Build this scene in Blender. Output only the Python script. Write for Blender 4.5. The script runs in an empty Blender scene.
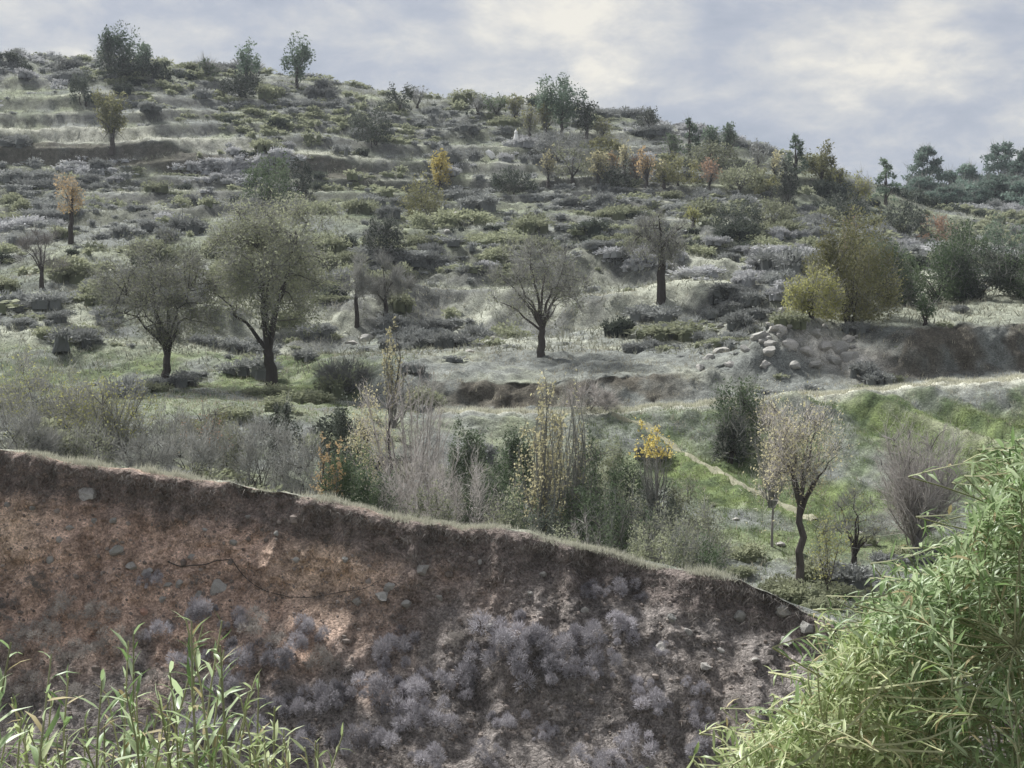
import bpy, math, random
import numpy as np
from mathutils import Vector, Matrix
from mathutils.bvhtree import BVHTree

rng = np.random.default_rng(7)
random.seed(7)
SC = bpy.context.scene
COL = SC.collection
F = 1400.0            # focal length in pixels of the 1024-wide frame
HOR = 384.0           # image row of the horizon

# ------------------------------------------------------------------ camera
cam = bpy.data.cameras.new("camera")
cam.sensor_width = 36.0
cam.lens = 36.0 * F / 1024.0
cam.clip_start = 0.05
cam.clip_end = 4000
cob = bpy.data.objects.new("camera", cam)
COL.objects.link(cob)
cob.location = (0, 0, 0)
cob.rotation_euler = (math.radians(90), 0, 0)
SC.camera = cob

# ------------------------------------------------------------------ sky, sun, exposure
SUN_EL, SUN_AZ = math.radians(50), math.radians(-42)   # azimuth from +Y towards +X
W = bpy.data.worlds.new("World")
SC.world = W
W.use_nodes = True
nt = W.node_tree
nt.nodes.clear()


def N(tree, kind, **kw):
    n = tree.nodes.new(kind)
    for k, v in kw.items():
        setattr(n, k, v)
    return n


sky = N(nt, 'ShaderNodeTexSky', sky_type='NISHITA', sun_disc=False, sun_elevation=SUN_EL,
        sun_rotation=SUN_AZ, air_density=1.2, dust_density=1.5)
tc = N(nt, 'ShaderNodeTexCoord')
sep = N(nt, 'ShaderNodeSeparateXYZ')
nt.links.new(tc.outputs['Generated'], sep.inputs[0])
zc = N(nt, 'ShaderNodeMath', operation='MAXIMUM'); zc.inputs[1].default_value = 0.0
nt.links.new(sep.outputs['Z'], zc.inputs[0])
za = N(nt, 'ShaderNodeMath', operation='ADD'); za.inputs[1].default_value = 0.30
nt.links.new(zc.outputs[0], za.inputs[0])
dx = N(nt, 'ShaderNodeMath', operation='DIVIDE'); dy = N(nt, 'ShaderNodeMath', operation='DIVIDE')
nt.links.new(sep.outputs['X'], dx.inputs[0]); nt.links.new(za.outputs[0], dx.inputs[1])
nt.links.new(sep.outputs['Y'], dy.inputs[0]); nt.links.new(za.outputs[0], dy.inputs[1])
cmb = N(nt, 'ShaderNodeCombineXYZ')
nt.links.new(dx.outputs[0], cmb.inputs[0]); nt.links.new(dy.outputs[0], cmb.inputs[1])
cmb.inputs[2].default_value = 7.9
n1 = N(nt, 'ShaderNodeTexNoise'); n1.inputs['Scale'].default_value = 2.6
n1.inputs['Detail'].default_value = 7; n1.inputs['Roughness'].default_value = 0.6
n1.inputs['Distortion'].default_value = 0.15
nt.links.new(cmb.outputs[0], n1.inputs['Vector'])
cr = N(nt, 'ShaderNodeValToRGB')
cr.color_ramp.elements[0].position = 0.39; cr.color_ramp.elements[0].color = (2.9, 3.22, 3.85, 1)
cr.color_ramp.elements[1].position = 0.645; cr.color_ramp.elements[1].color = (6.75, 6.45, 5.8, 1)
e = cr.color_ramp.elements.new(0.485); e.color = (3.6, 3.84, 4.4, 1)
e = cr.color_ramp.elements.new(0.555); e.color = (4.65, 4.72, 4.85, 1)
n2 = N(nt, 'ShaderNodeTexNoise'); n2.inputs['Scale'].default_value = 9.0; n2.inputs['Detail'].default_value = 6
n2.inputs['Roughness'].default_value = 0.62; n2.inputs['Distortion'].default_value = 0.3
nt.links.new(cmb.outputs[0], n2.inputs['Vector'])
nm = N(nt, 'ShaderNodeMix', data_type='FLOAT'); nm.inputs['Factor'].default_value = 0.27
nt.links.new(n1.outputs['Fac'], nm.inputs['A']); nt.links.new(n2.outputs['Fac'], nm.inputs['B'])
nt.links.new(nm.outputs['Result'], cr.inputs[0])
mix = N(nt, 'ShaderNodeMix', data_type='RGBA'); mix.inputs['Factor'].default_value = 0.94
nt.links.new(sky.outputs[0], mix.inputs['A']); nt.links.new(cr.outputs[0], mix.inputs['B'])
bg = N(nt, 'ShaderNodeBackground'); bg.inputs['Strength'].default_value = 0.05
out = N(nt, 'ShaderNodeOutputWorld')
nt.links.new(mix.outputs['Result'], bg.inputs['Color']); nt.links.new(bg.outputs[0], out.inputs[0])

sl = bpy.data.lights.new("sun", 'SUN')
sl.energy = 3.4; sl.angle = math.radians(8); sl.color = (1.0, 0.995, 0.97)
so = bpy.data.objects.new("sun", sl)
COL.objects.link(so)
sd = Vector((math.sin(SUN_AZ) * math.cos(SUN_EL), math.cos(SUN_AZ) * math.cos(SUN_EL), math.sin(SUN_EL)))
so.rotation_euler = sd.to_track_quat('Z', 'Y').to_euler()
so.location = sd * 60

SC.view_settings.view_transform = 'Standard'
SC.view_settings.look = 'None'
SC.view_settings.exposure = 1.38
SC.view_settings.gamma = 1.0
SC.view_settings.use_curve_mapping = False
SC.render.engine = 'CYCLES'
SC.cycles.max_bounces = 6
SC.cycles.transparent_max_bounces = 4
SC.cycles.volume_bounces = 0


# ------------------------------------------------------------------ numpy noise
_perm = np.random.default_rng(3).permutation(4096)
_val = np.random.default_rng(4).random(4096)


def vnoise(x, y, seed=0):
    x = np.asarray(x, float); y = np.asarray(y, float)
    xi = np.floor(x).astype(int); yi = np.floor(y).astype(int)
    fx = x - xi; fy = y - yi
    fx = fx * fx * fx * (fx * (fx * 6 - 15) + 10); fy = fy * fy * fy * (fy * (fy * 6 - 15) + 10)

    def h(a, b):
        return _val[_perm[(_perm[(a + seed * 57) & 4095] + b) & 4095]]
    v00 = h(xi, yi); v10 = h(xi + 1, yi); v01 = h(xi, yi + 1); v11 = h(xi + 1, yi + 1)
    return (v00 * (1 - fx) + v10 * fx) * (1 - fy) + (v01 * (1 - fx) + v11 * fx) * fy * 1.0


def fbm(x, y, seed=0, octv=4, gain=0.5):
    s = 0; a = 1; t = 0
    for o in range(octv):
        s = s + a * (vnoise(x * 2 ** o, y * 2 ** o, seed + o) - 0.5); t += a; a *= gain
    return s / t * 2      # about -1..1


def sstep(a, b, x):
    t = np.clip((np.asarray(x, float) - a) / (b - a), 0, 1)
    return t * t * (3 - 2 * t)


def pchip(xk, yk, x):
    xk = np.asarray(xk, float); yk = np.asarray(yk, float); x = np.clip(np.asarray(x, float), xk[0], xk[-1])
    h = np.diff(xk); d = np.diff(yk, axis=0) / (h if yk.ndim == 1 else h[:, None])
    m = np.zeros_like(yk)
    a, b = d[:-1], d[1:]
    w = np.where(a * b > 0, 2 * a * b / np.where(np.abs(a + b) < 1e-12, 1e-12, a + b), 0)
    m[1:-1] = w; m[0] = d[0]; m[-1] = d[-1]
    i = np.clip(np.searchsorted(xk, x) - 1, 0, len(xk) - 2)
    hh = h[i]; t = (x - xk[i]) / hh
    if yk.ndim > 1:
        hh = hh[:, None]; t = t[:, None]
    return (yk[i] * (2 * t ** 3 - 3 * t ** 2 + 1) + m[i] * hh * (t ** 3 - 2 * t ** 2 + t)
            + yk[i + 1] * (-2 * t ** 3 + 3 * t ** 2) + m[i + 1] * hh * (t ** 3 - t ** 2))


# ------------------------------------------------------------------ materials
def mat_base(name):
    m = bpy.data.materials.new(name); m.use_nodes = True
    t = m.node_tree; t.nodes.clear()
    o = N(t, 'ShaderNodeOutputMaterial')
    return m, t, o


def attr(t, name):
    a = N(t, 'ShaderNodeAttribute'); a.attribute_name = name
    return a


def ground_mat(name, scale=1.0, bump=0.35, bscale=9.0, clod=0.0):
    m, t, o = mat_base(name)
    a = attr(t, 'col')
    tcn = N(t, 'ShaderNodeTexCoord')
    na = N(t, 'ShaderNodeTexNoise'); na.inputs['Scale'].default_value = 2.2 * scale; na.inputs['Detail'].default_value = 8
    na.inputs['Roughness'].default_value = 0.7
    nb = N(t, 'ShaderNodeTexNoise'); nb.inputs['Scale'].default_value = 21 * scale; nb.inputs['Detail'].default_value = 5
    nb.inputs['Roughness'].default_value = 0.75
    for n in (na, nb):
        t.links.new(tcn.outputs['Object'], n.inputs['Vector'])
    r1 = N(t, 'ShaderNodeMapRange'); r1.inputs[1].default_value = 0.3; r1.inputs[2].default_value = 0.7
    r1.inputs[3].default_value = 0.5; r1.inputs[4].default_value = 1.5
    t.links.new(na.outputs['Fac'], r1.inputs[0])
    r2 = N(t, 'ShaderNodeMapRange'); r2.inputs[1].default_value = 0.3; r2.inputs[2].default_value = 0.7
    r2.inputs[3].default_value = 0.45; r2.inputs[4].default_value = 1.55
    t.links.new(nb.outputs['Fac'], r2.inputs[0])
    mu = N(t, 'ShaderNodeMath', operation='MULTIPLY')
    t.links.new(r1.outputs[0], mu.inputs[0]); t.links.new(r2.outputs[0], mu.inputs[1])
    vm = N(t, 'ShaderNodeVectorMath', operation='SCALE')
    t.links.new(a.outputs['Color'], vm.inputs[0]); t.links.new(mu.outputs[0], vm.inputs['Scale'])
    b = N(t, 'ShaderNodeBsdfPrincipled'); b.inputs['Roughness'].default_value = 0.95
    b.inputs['Specular IOR Level'].default_value = 0.04
    t.links.new(vm.outputs[0], b.inputs['Base Color'])
    bn = N(t, 'ShaderNodeTexNoise'); bn.inputs['Scale'].default_value = bscale; bn.inputs['Detail'].default_value = 8
    bn.inputs['Roughness'].default_value = 0.7
    t.links.new(tcn.outputs['Object'], bn.inputs['Vector'])
    bp = N(t, 'ShaderNodeBump'); bp.inputs['Strength'].default_value = 0.9; bp.inputs['Distance'].default_value = bump
    hsrc = bn.outputs['Fac']
    if clod:                       # crumbly clods and cracks
        wv = N(t, 'ShaderNodeVectorMath', operation='MULTIPLY_ADD'); wv.inputs[1].default_value = (.12, .12, .12)
        t.links.new(na.outputs['Color'], wv.inputs[0]); t.links.new(tcn.outputs['Object'], wv.inputs[2])
        vo = N(t, 'ShaderNodeTexVoronoi', feature='DISTANCE_TO_EDGE'); vo.inputs['Scale'].default_value = 9
        t.links.new(wv.outputs[0], vo.inputs['Vector'])
        vr = N(t, 'ShaderNodeMapRange'); vr.inputs[1].default_value = 0.0; vr.inputs[2].default_value = .12
        vr.inputs[3].default_value = 1 - clod; vr.inputs[4].default_value = 1.0
        t.links.new(vo.outputs['Distance'], vr.inputs[0])
        v2_ = N(t, 'ShaderNodeTexVoronoi'); v2_.inputs['Scale'].default_value = 30
        t.links.new(wv.outputs[0], v2_.inputs['Vector'])
        cr_ = N(t, 'ShaderNodeMapRange'); cr_.inputs[3].default_value = 1 - clod * .9; cr_.inputs[4].default_value = 1 + clod * .9
        sx_ = N(t, 'ShaderNodeSeparateColor'); t.links.new(v2_.outputs['Color'], sx_.inputs[0]); t.links.new(sx_.outputs[0], cr_.inputs[0])
        vv_ = N(t, 'ShaderNodeVectorMath', operation='SCALE'); t.links.new(vm.outputs[0], vv_.inputs[0]); t.links.new(cr_.outputs[0], vv_.inputs['Scale'])
        t.links.new(vv_.outputs[0], b.inputs['Base Color'])
        ha = N(t, 'ShaderNodeMath', operation='MULTIPLY'); t.links.new(bn.outputs['Fac'], ha.inputs[0]); t.links.new(vr.outputs[0], ha.inputs[1])
        hsrc = ha.outputs[0]
    t.links.new(hsrc, bp.inputs['Height']); t.links.new(bp.outputs[0], b.inputs['Normal'])
    t.links.new(b.outputs[0], o.inputs[0])
    return m


_pm = {}


def plant_mat(c1, c2, transl=0.25, rough=0.8, spec=0.06, vary=0.25):
    key = (c1, c2, transl, rough, spec)
    if key in _pm:
        return _pm[key]
    m, t, o = mat_base('foliage')
    a = attr(t, 'tint')
    oi = N(t, 'ShaderNodeObjectInfo')
    mx = N(t, 'ShaderNodeMix', data_type='RGBA')
    mx.inputs['A'].default_value = (*c1, 1); mx.inputs['B'].default_value = (*c2, 1)
    t.links.new(a.outputs['Fac'], mx.inputs['Factor'])
    mr = N(t, 'ShaderNodeMapRange'); mr.inputs[3].default_value = 1 - vary; mr.inputs[4].default_value = 1 + vary
    t.links.new(oi.outputs['Random'], mr.inputs[0])
    vm = N(t, 'ShaderNodeVectorMath', operation='SCALE')
    t.links.new(mx.outputs['Result'], vm.inputs[0]); t.links.new(mr.outputs[0], vm.inputs['Scale'])
    b = N(t, 'ShaderNodeBsdfPrincipled'); b.inputs['Roughness'].default_value = rough
    b.inputs['Specular IOR Level'].default_value = spec
    t.links.new(vm.outputs[0], b.inputs['Base Color'])
    if transl > 0:
        tr = N(t, 'ShaderNodeBsdfTranslucent')
        t.links.new(vm.outputs[0], tr.inputs['Color'])
        ms = N(t, 'ShaderNodeMixShader'); ms.inputs[0].default_value = transl
        t.links.new(b.outputs[0], ms.inputs[1]); t.links.new(tr.outputs[0], ms.inputs[2])
        t.links.new(ms.outputs[0], o.inputs[0])
    else:
        t.links.new(b.outputs[0], o.inputs[0])
    _pm[key] = m
    return m


def solid_mat(name, c1, c2, scale=6.0, rough=0.85, bump=0.02):
    m, t, o = mat_base(name)
    tcn = N(t, 'ShaderNodeTexCoord')
    n = N(t, 'ShaderNodeTexNoise'); n.inputs['Scale'].default_value = scale; n.inputs['Detail'].default_value = 7
    n.inputs['Roughness'].default_value = 0.7
    t.links.new(tcn.outputs['Object'], n.inputs['Vector'])
    r = N(t, 'ShaderNodeValToRGB')
    r.color_ramp.elements[0].position = 0.35; r.color_ramp.elements[0].color = (*c1, 1)
    r.color_ramp.elements[1].position = 0.65; r.color_ramp.elements[1].color = (*c2, 1)
    t.links.new(n.outputs['Fac'], r.inputs[0])
    b = N(t, 'ShaderNodeBsdfPrincipled'); b.inputs['Roughness'].default_value = rough
    b.inputs['Specular IOR Level'].default_value = 0.2
    t.links.new(r.outputs[0], b.inputs['Base Color'])
    bp = N(t, 'ShaderNodeBump'); bp.inputs['Strength'].default_value = 0.7; bp.inputs['Distance'].default_value = bump
    t.links.new(n.outputs['Fac'], bp.inputs['Height']); t.links.new(bp.outputs[0], b.inputs['Normal'])
    t.links.new(b.outputs[0], o.inputs[0])
    return m


# ------------------------------------------------------------------ mesh helpers
class MB:
    """collects triangles with a per-vertex tint and a per-face material index"""

    def __init__(self):
        self.v = []; self.t = []; self.c = []; self.m = []; self.n = 0

    def add(self, v, t, tint, mi=0):
        v = np.asarray(v, np.float32).reshape(-1, 3); t = np.asarray(t, np.int32).reshape(-1, 3)
        self.v.append(v); self.t.append(t + self.n)
        self.c.append(np.broadcast_to(np.asarray(tint, np.float32), (len(v),)).copy())
        self.m.append(np.full(len(t), mi, np.int32)); self.n += len(v)

    def arrays(self):
        return (np.concatenate(self.v), np.concatenate(self.t), np.concatenate(self.c), np.concatenate(self.m))

    def mesh(self, name, mats, smooth=False):
        if not self.v:
            self.add(np.zeros((3, 3)), [[0, 1, 2]], 0)
        v, t, c, mi = self.arrays()
        return tri_mesh(name, v, t, mats, c, mi, smooth)


def tri_mesh(name, v, t, mats, tint=None, mi=None, smooth=False, col=None):
    me = bpy.data.meshes.new(name)
    me.vertices.add(len(v)); me.vertices.foreach_set('co', np.ascontiguousarray(v, np.float32).ravel())
    me.loops.add(len(t) * 3); me.loops.foreach_set('vertex_index', np.ascontiguousarray(t, np.int32).ravel())
    me.polygons.add(len(t))
    me.polygons.foreach_set('loop_start', np.arange(0, len(t) * 3, 3, dtype=np.int32))
    me.polygons.foreach_set('loop_total', np.full(len(t), 3, np.int32))
    if mi is not None:
        me.polygons.foreach_set('material_index', mi)
    me.polygons.foreach_set('use_smooth', np.full(len(t), bool(smooth)))
    if tint is not None:
        a = me.attributes.new('tint', 'FLOAT', 'POINT'); a.data.foreach_set('value', np.ascontiguousarray(tint, np.float32))
    if col is not None:
        a = me.attributes.new('col', 'FLOAT_COLOR', 'POINT')
        a.data.foreach_set('color', np.ascontiguousarray(np.c_[col, np.ones(len(col))], np.float32).ravel())
    for m in (mats if isinstance(mats, (list, tuple)) else [mats]):
        me.materials.append(m)
    me.update(); me.validate()
    return me


def link(name, me, parent=None, loc=(0, 0, 0), rotz=0.0, scale=None):
    o = bpy.data.objects.new(name, me); COL.objects.link(o)
    o.location = loc; o.rotation_euler = (0, 0, rotz)
    if scale is not None:
        o.scale = scale
    if parent is not None:
        o.parent = parent
    return o


def tag(o, label, cat, group=None, kind=None):
    o['label'] = label; o['category'] = cat
    if group:
        o['group'] = group
    if kind:
        o['kind'] = kind
    return o


def unit(a):
    a = np.asarray(a, float)
    return a / np.maximum(np.linalg.norm(a, axis=-1, keepdims=True), 1e-9)


def rdir(n, r=None):
    return unit((r or rng).normal(size=(n, 3)))


def leaves(mb, P, D, L, Wd, tint, mi=0):
    """rhombic leaf faces: 4 verts, 2 tris"""
    n = len(P); D = unit(D)
    S = unit(np.cross(D, rdir(n)))
    L = np.broadcast_to(L, (n,))[:, None]; Wd = np.broadcast_to(Wd, (n,))[:, None]
    nn = np.cross(S, D)
    v = np.stack([P, P + D * L * .5 + S * Wd * .5 + nn * L * .06, P + D * L, P + D * L * .5 - S * Wd * .5 + nn * L * .06], 1).reshape(-1, 3)
    b = np.arange(n)[:, None] * 4
    t = np.concatenate([b + [0, 1, 2], b + [0, 2, 3]], 1).reshape(-1, 3)
    mb.add(v, t, np.repeat(np.broadcast_to(tint, (n,)), 4), mi)


def blades(mb, P, D, L, Wd, tint, mi=0):
    n = len(P); D = unit(D)
    S = unit(np.cross(D, rdir(n)))
    L = np.broadcast_to(L, (n,))[:, None]; Wd = np.broadcast_to(Wd, (n,))[:, None]
    v = np.stack([P - S * Wd * .5, P + S * Wd * .5, P + D * L], 1).reshape(-1, 3)
    t = np.arange(n * 3).reshape(-1, 3)
    mb.add(v, t, np.repeat(np.broadcast_to(tint, (n,)), 3), mi)


def tube(mb, pts, rad, k=6, tint=0.0, mi=0):
    pts = np.asarray(pts, float); n = len(pts)
    tg = unit(np.gradient(pts, axis=0))
    ref = np.array([1.0, 0.13, 0.07]) if abs(tg[0, 0]) < 0.8 else np.array([0.1, 1.0, 0.1])
    a = unit(np.cross(tg, ref)); b = np.cross(tg, a)
    ang = np.linspace(0, 2 * np.pi, k, endpoint=False)
    ring = (a[:, None] * np.cos(ang)[None, :, None] + b[:, None] * np.sin(ang)[None, :, None]) * np.asarray(rad)[:, None, None]
    v = (pts[:, None] + ring).reshape(-1, 3)
    t = []
    for i in range(n - 1):
        for j in range(k):
            p, q = i * k + j, i * k + (j + 1) % k
            t += [(p, q, q + k), (p, q + k, p + k)]
    t += [((n - 1) * k, (n - 1) * k + j, (n - 1) * k + j + 1) for j in range(1, k - 1)]
    mb.add(v, t, tint, mi)


# ------------------------------------------------------------------ terrain
def R(Y, row):
    return (Y, (HOR - row) * Y / F)


def Z(Y, z):
    return (Y, z)


CPX = [0, 130, 270, 420, 560, 700, 830, 930, 1024]
#        talus foot    talus mid      face foot       fringe            crest
BANK = [[(16.6, -6.9), (19.2, -5.15), (21.30, -3.20), (22.10, -1.70), (22.45, -1.06)],
        [(16.6, -6.9), (19.1, -5.15), (21.20, -3.20), (22.05, -1.95), (22.45, -1.35)],
        [(16.5, -6.9), (19.0, -5.20), (21.00, -3.30), (21.85, -2.30), (22.25, -1.71)],
        [(16.4, -6.9), (18.8, -5.25), (20.80, -3.60), (21.55, -2.70), (21.95, -2.10)],
        [(16.2, -6.9), (18.5, -5.30), (20.30, -3.80), (21.10, -3.00), (21.55, -2.44)],
        [(15.9, -6.9), (18.2, -5.40), (19.70, -4.10), (20.50, -3.35), (20.95, -2.83)],
        [(15.5, -6.9), (17.4, -5.60), (18.80, -4.50), (19.55, -3.80), (20.00, -3.34)],
        [(15.0, -6.9), (16.8, -5.90), (18.20, -4.90), (18.85, -4.25), (19.25, -3.87)],
        [(14.6, -6.9), (16.4, -6.10), (17.70, -5.30), (18.25, -4.75), (18.60, -4.40)]]
HILL = [
    [Z(27, -1.5), Z(33, -1.25), R(40, 405), R(45, 396), R(48, 388), R(50, 384), R(58, 335), R(76, 250), R(112, 160), R(114.5, 131), R(150, 67)],
    [Z(27.5, -1.8), Z(33, -1.4), R(40, 408), R(45, 398), R(49, 389), R(51, 384), R(58, 335), R(76, 250), R(112, 163), R(114.3, 135), R(150, 72)],
    [Z(28, -2.6), Z(34, -1.9), R(40, 412), R(45, 402), R(50, 389), R(52, 382), R(58, 340), R(77, 252), R(111, 172), R(113.5, 147), R(150, 85)],
    [Z(29, -4.0), Z(36, -3.2), R(41.5, 424), R(43.2, 414), R(45, 410), R(46.4, 380), R(56, 345), R(79, 248), R(110, 185), R(113, 166), R(148, 102)],
    [Z(30, -5.0), Z(36, -3.9), R(42, 440), R(43.5, 414), R(45, 409), R(46.5, 382), R(56, 350), R(80, 246), R(110, 190), R(113, 175), R(145, 117)],
    [Z(29, -4.6), R(35.5, 525), R(42.3, 441), R(44.3, 408), R(46, 403), R(48.5, 378), R(57, 330), R(79, 245), R(108, 195), R(111, 182), R(140, 138)],
    [Z(28.5, -4.6), R(34, 552), R(42.8, 441), R(45.5, 396), R(47.3, 391), R(54, 325), R(60, 300), R(84, 250), R(108, 215), R(111, 203), R(137, 174)],
    [Z(28, -4.9), R(34, 560), R(43.5, 437), R(46.5, 388), R(50, 381), R(52, 329), R(62, 300), R(84, 262), R(108, 235), R(112, 225), R(135, 207)],
    [Z(27.5, -5.2), R(34, 560), R(44.3, 434), R(47.5, 383), R(51, 374), R(53, 323), R(64, 296), R(84, 268), R(108, 250), R(112, 242), R(135, 225)]]
ST = []
for i, px in enumerate(CPX):
    b, h = BANK[i], HILL[i]
    cy, cz = b[-1]
    right = sstep(780, 960, px)
    py, pz = h[-1]
    q = (182, float(pz * 0.96 * (1 - right) + (HOR - 208) * 182 / F * right))
    ST.append(b + [(cy + 0.45, cz - 0.05)] + h + [q, (330, 8.0), (600, -5.0)])
ST = np.array(ST)                       # columns x stations x (Y, z)
NS = ST.shape[1]
# samples between stations
CNT = [34, 46, 60, 26, 22, 16, 26, 26, 22, 8, 18, 42, 72, 84, 20, 64, 20, 10, 8]
assert len(CNT) == NS - 1, (len(CNT), NS)
tt = np.concatenate([i + np.arange(c) / c for i, c in enumerate(CNT)] + [[NS - 1.0]])
pxs = np.linspace(-340, 1364, 500)


def surf(px, t):
    """lofted ground: station parameter t along each image column px (1-d arrays of equal length)"""
    flat = ST.reshape(len(CPX), -1)
    ks = pchip(CPX, flat, px).reshape(len(px), NS, 2)
    return ks


KS = surf(pxs, None)
GY = np.zeros((len(tt), len(pxs))); GZ = np.zeros_like(GY)
st = np.arange(NS)
for j in range(len(pxs)):
    GY[:, j] = np.interp(tt, st, KS[j, :, 0])
    GZ[:, j] = pchip(KS[j, :, 0], KS[j, :, 1], GY[:, j])
U = (pxs - 512) / F
GX = GY * U[None, :]
T = np.repeat(tt[:, None], len(pxs), 1)
PX = np.repeat(pxs[None, :], len(tt), 0)
# station ids: 0 foot 1 talus 2 face foot 3 fringe 4 crest 5 crest back 6 gully 7 mid 8 upper mid
# 9 track front 10 track back 11 cut top 12 L 13 M 14 upper cut foot 15 upper cut top 16 ridge 17 beyond 18 far 19 end
hz = sstep(5.6, 7, T) * (1 - sstep(16.5, 17.5, T))
big = fbm(GX * .09, GY * .09, 11, 3) * .7 + fbm(GX * .3, GY * .3, 12, 3) * .28 + fbm(GX * 1.1, GY * 1.1, 13, 4) * .12
calm = 1 - .75 * sstep(8.6, 9, T) * (1 - sstep(10, 10.4, T))
GZ += hz * big * calm * (0.5 + 0.5 * sstep(11.2, 12.5, T))
# small terraces on the hill
zone = sstep(11.3, 12.2, T) * (1 - sstep(15.0, 16.2, T)) * (1 - .6 * sstep(760, 900, PX))
stp = 2.1
q = GZ / stp + fbm(GX * .025, GY * .025, 31, 2) * 1.5 + fbm(GX * .11, GY * .11, 34, 2) * .45
fr = q - np.floor(q)
tera = zone * sstep(-.45, .25, fbm(GX * .05, GY * .05, 33, 2) + .15)
GZ += tera * (.8 - .38 * sstep(12.8, 13.6, T)) * stp * (sstep(.62, .98, fr) - fr)
GZ += 1.0 * np.exp(-(((PX - 785) / 40) ** 2 + ((T - 10.75) / .3) ** 2))
# rills running down the slope below the track, ragged cut faces
rz = sstep(7.2, 8.0, T) * (1 - sstep(8.9, 9.05, T)) * sstep(600, 720, PX)
rill = np.abs(fbm(GX * .55 + GY * .45, GY * .06, 35, 3))
GZ += rz * (rill - .25) * .75
cz_ = sstep(10.05, 10.3, T) * (1 - sstep(10.9, 11.0, T)) * sstep(400, 470, PX)
GY += cz_ * (fbm(GX * .8, GZ * .7, 36, 4) * .5 + fbm(GX * 3, GZ * 2, 37, 3) * .16)
tus = sstep(5.6, 6.4, T) * (1 - sstep(15.8, 16.2, T))
GZ += tus * (np.abs(fbm(GX * 1.6, GY * 1.2, 38, 3)) - .2) * .22
# bank relief
bz = 1 - sstep(4.0, 5.0, T)
face = sstep(.6, 1.6, T) * (1 - sstep(3.8, 4.05, T))
ridg = np.abs(fbm(GX * 1.7, GZ * .38, 41, 4)) * 1.2
GY += face * (fbm(GX * .55, GZ * .8, 42, 4) * .34 + ridg * .30 + fbm(GX * 3.4, GZ * 3.4, 44, 4) * .13 + fbm(GX * 9, GZ * 9, 48, 3) * .075)
crz = np.exp(-((T - 4.3) / .7) ** 2)
GZ += crz * (fbm(GX * .9, GX * .3, 43, 4) * .12 + fbm(GX * 3, GY * 3, 46, 3) * .06)
GZ += (1 - sstep(.8, 2.2, T)) * (fbm(GX * .8, GY * .8, 45, 4) * .25 + fbm(GX * 5, GY * 5, 47, 3) * .05)
GY += np.exp(-((T - 4.2) / .6) ** 2) * fbm(GX * .8, GX * .2 + 5, 50, 4) * .2
# overhanging turf lip
GY += np.exp(-((T - 3.75) / .22) ** 2) * (-.12 + fbm(GX * 1.7, GX * .3, 49, 3) * .14)

# ground colours (real colours of soil, turf, litter; painted shade on terrace risers)
def C(*c):
    return np.array(c, float)


def lerp(a, b, w):
    return a * (1 - w[..., None]) + b * w[..., None]


ROW = HOR - F * GZ / np.maximum(GY, .1)
litter, dry, pale = C(.15, .157, .145), C(.245, .25, .205), C(.47, .465, .385)
green, dgreen = C(.115, .145, .055), C(.068, .092, .042)
redsoil, orsoil, gsoil, dark = C(.47, .335, .26), C(.52, .385, .285), C(.19, .17, .157), C(.12, .10, .09)
n_a = fbm(GX * .12, GY * .12, 51, 4); n_b = fbm(GX * .5, GY * .5, 52, 4); n_c = fbm(GX * 2, GY * 2, 53, 3)
col = lerp(np.broadcast_to(litter, GX.shape + (3,)), np.broadcast_to(dry, GX.shape + (3,)), sstep(-.25, .45, n_b + .5 * n_a))
gm = sstep(-.05, .5, n_a * .8 + n_b * .6 + .15) * .45
# lush flats round the two big trees, the slope below the track
flat = sstep(8.2, 9.2, T) * (1 - sstep(11.4, 12.2, T)) * (1 - sstep(330, 430, PX))
slope = sstep(6.4, 7.2, T) * (1 - sstep(8.7, 9.1, T)) * sstep(540, 680, PX)
rightflat = sstep(10.9, 11.2, T) * (1 - sstep(11.9, 12.5, T)) * sstep(830, 900, PX)
gm = np.maximum(gm, flat * sstep(-.5, .3, n_b + n_c * .4) * .85)
gm = np.maximum(gm, slope * sstep(-.6, .2, n_b + n_c * .4) * .95)
gm = np.maximum(gm, rightflat * .45)
mound = np.exp(-(((PX - 375) / 60) ** 2 + ((ROW - 205) / 22) ** 2)) * sstep(11, 12, T)
gm = np.maximum(gm, mound * .8)
col = lerp(col, lerp(np.broadcast_to(green, col.shape), np.broadcast_to(dgreen, col.shape), sstep(-.3, .4, n_c)), gm)
# trodden pale lips, and bare terrace risers with shade painted into the colour
lipn = sstep(-.3, .3, fbm(GX * .22, GY * .05, 56, 3) + .1)
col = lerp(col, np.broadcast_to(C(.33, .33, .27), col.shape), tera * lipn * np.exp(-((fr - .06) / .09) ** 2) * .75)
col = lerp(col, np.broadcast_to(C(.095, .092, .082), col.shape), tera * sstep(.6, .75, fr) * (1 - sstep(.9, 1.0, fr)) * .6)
col = lerp(col, np.broadcast_to(C(.30, .30, .22), col.shape), rz * np.exp(-(rill / .05) ** 2) * .0 + rz * sstep(.42, .6, rill) * .55)
# dry grass in the middle band
band = sstep(11.6, 12.0, T) * (1 - sstep(12.5, 13.1, T)) * sstep(-.3, .4, n_b) * .8
col = lerp(col, np.broadcast_to(dry * 1.25, col.shape), band)
rf2 = rightflat * .6
col = lerp(col, np.broadcast_to(dry * 1.1, col.shape), rf2)
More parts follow.
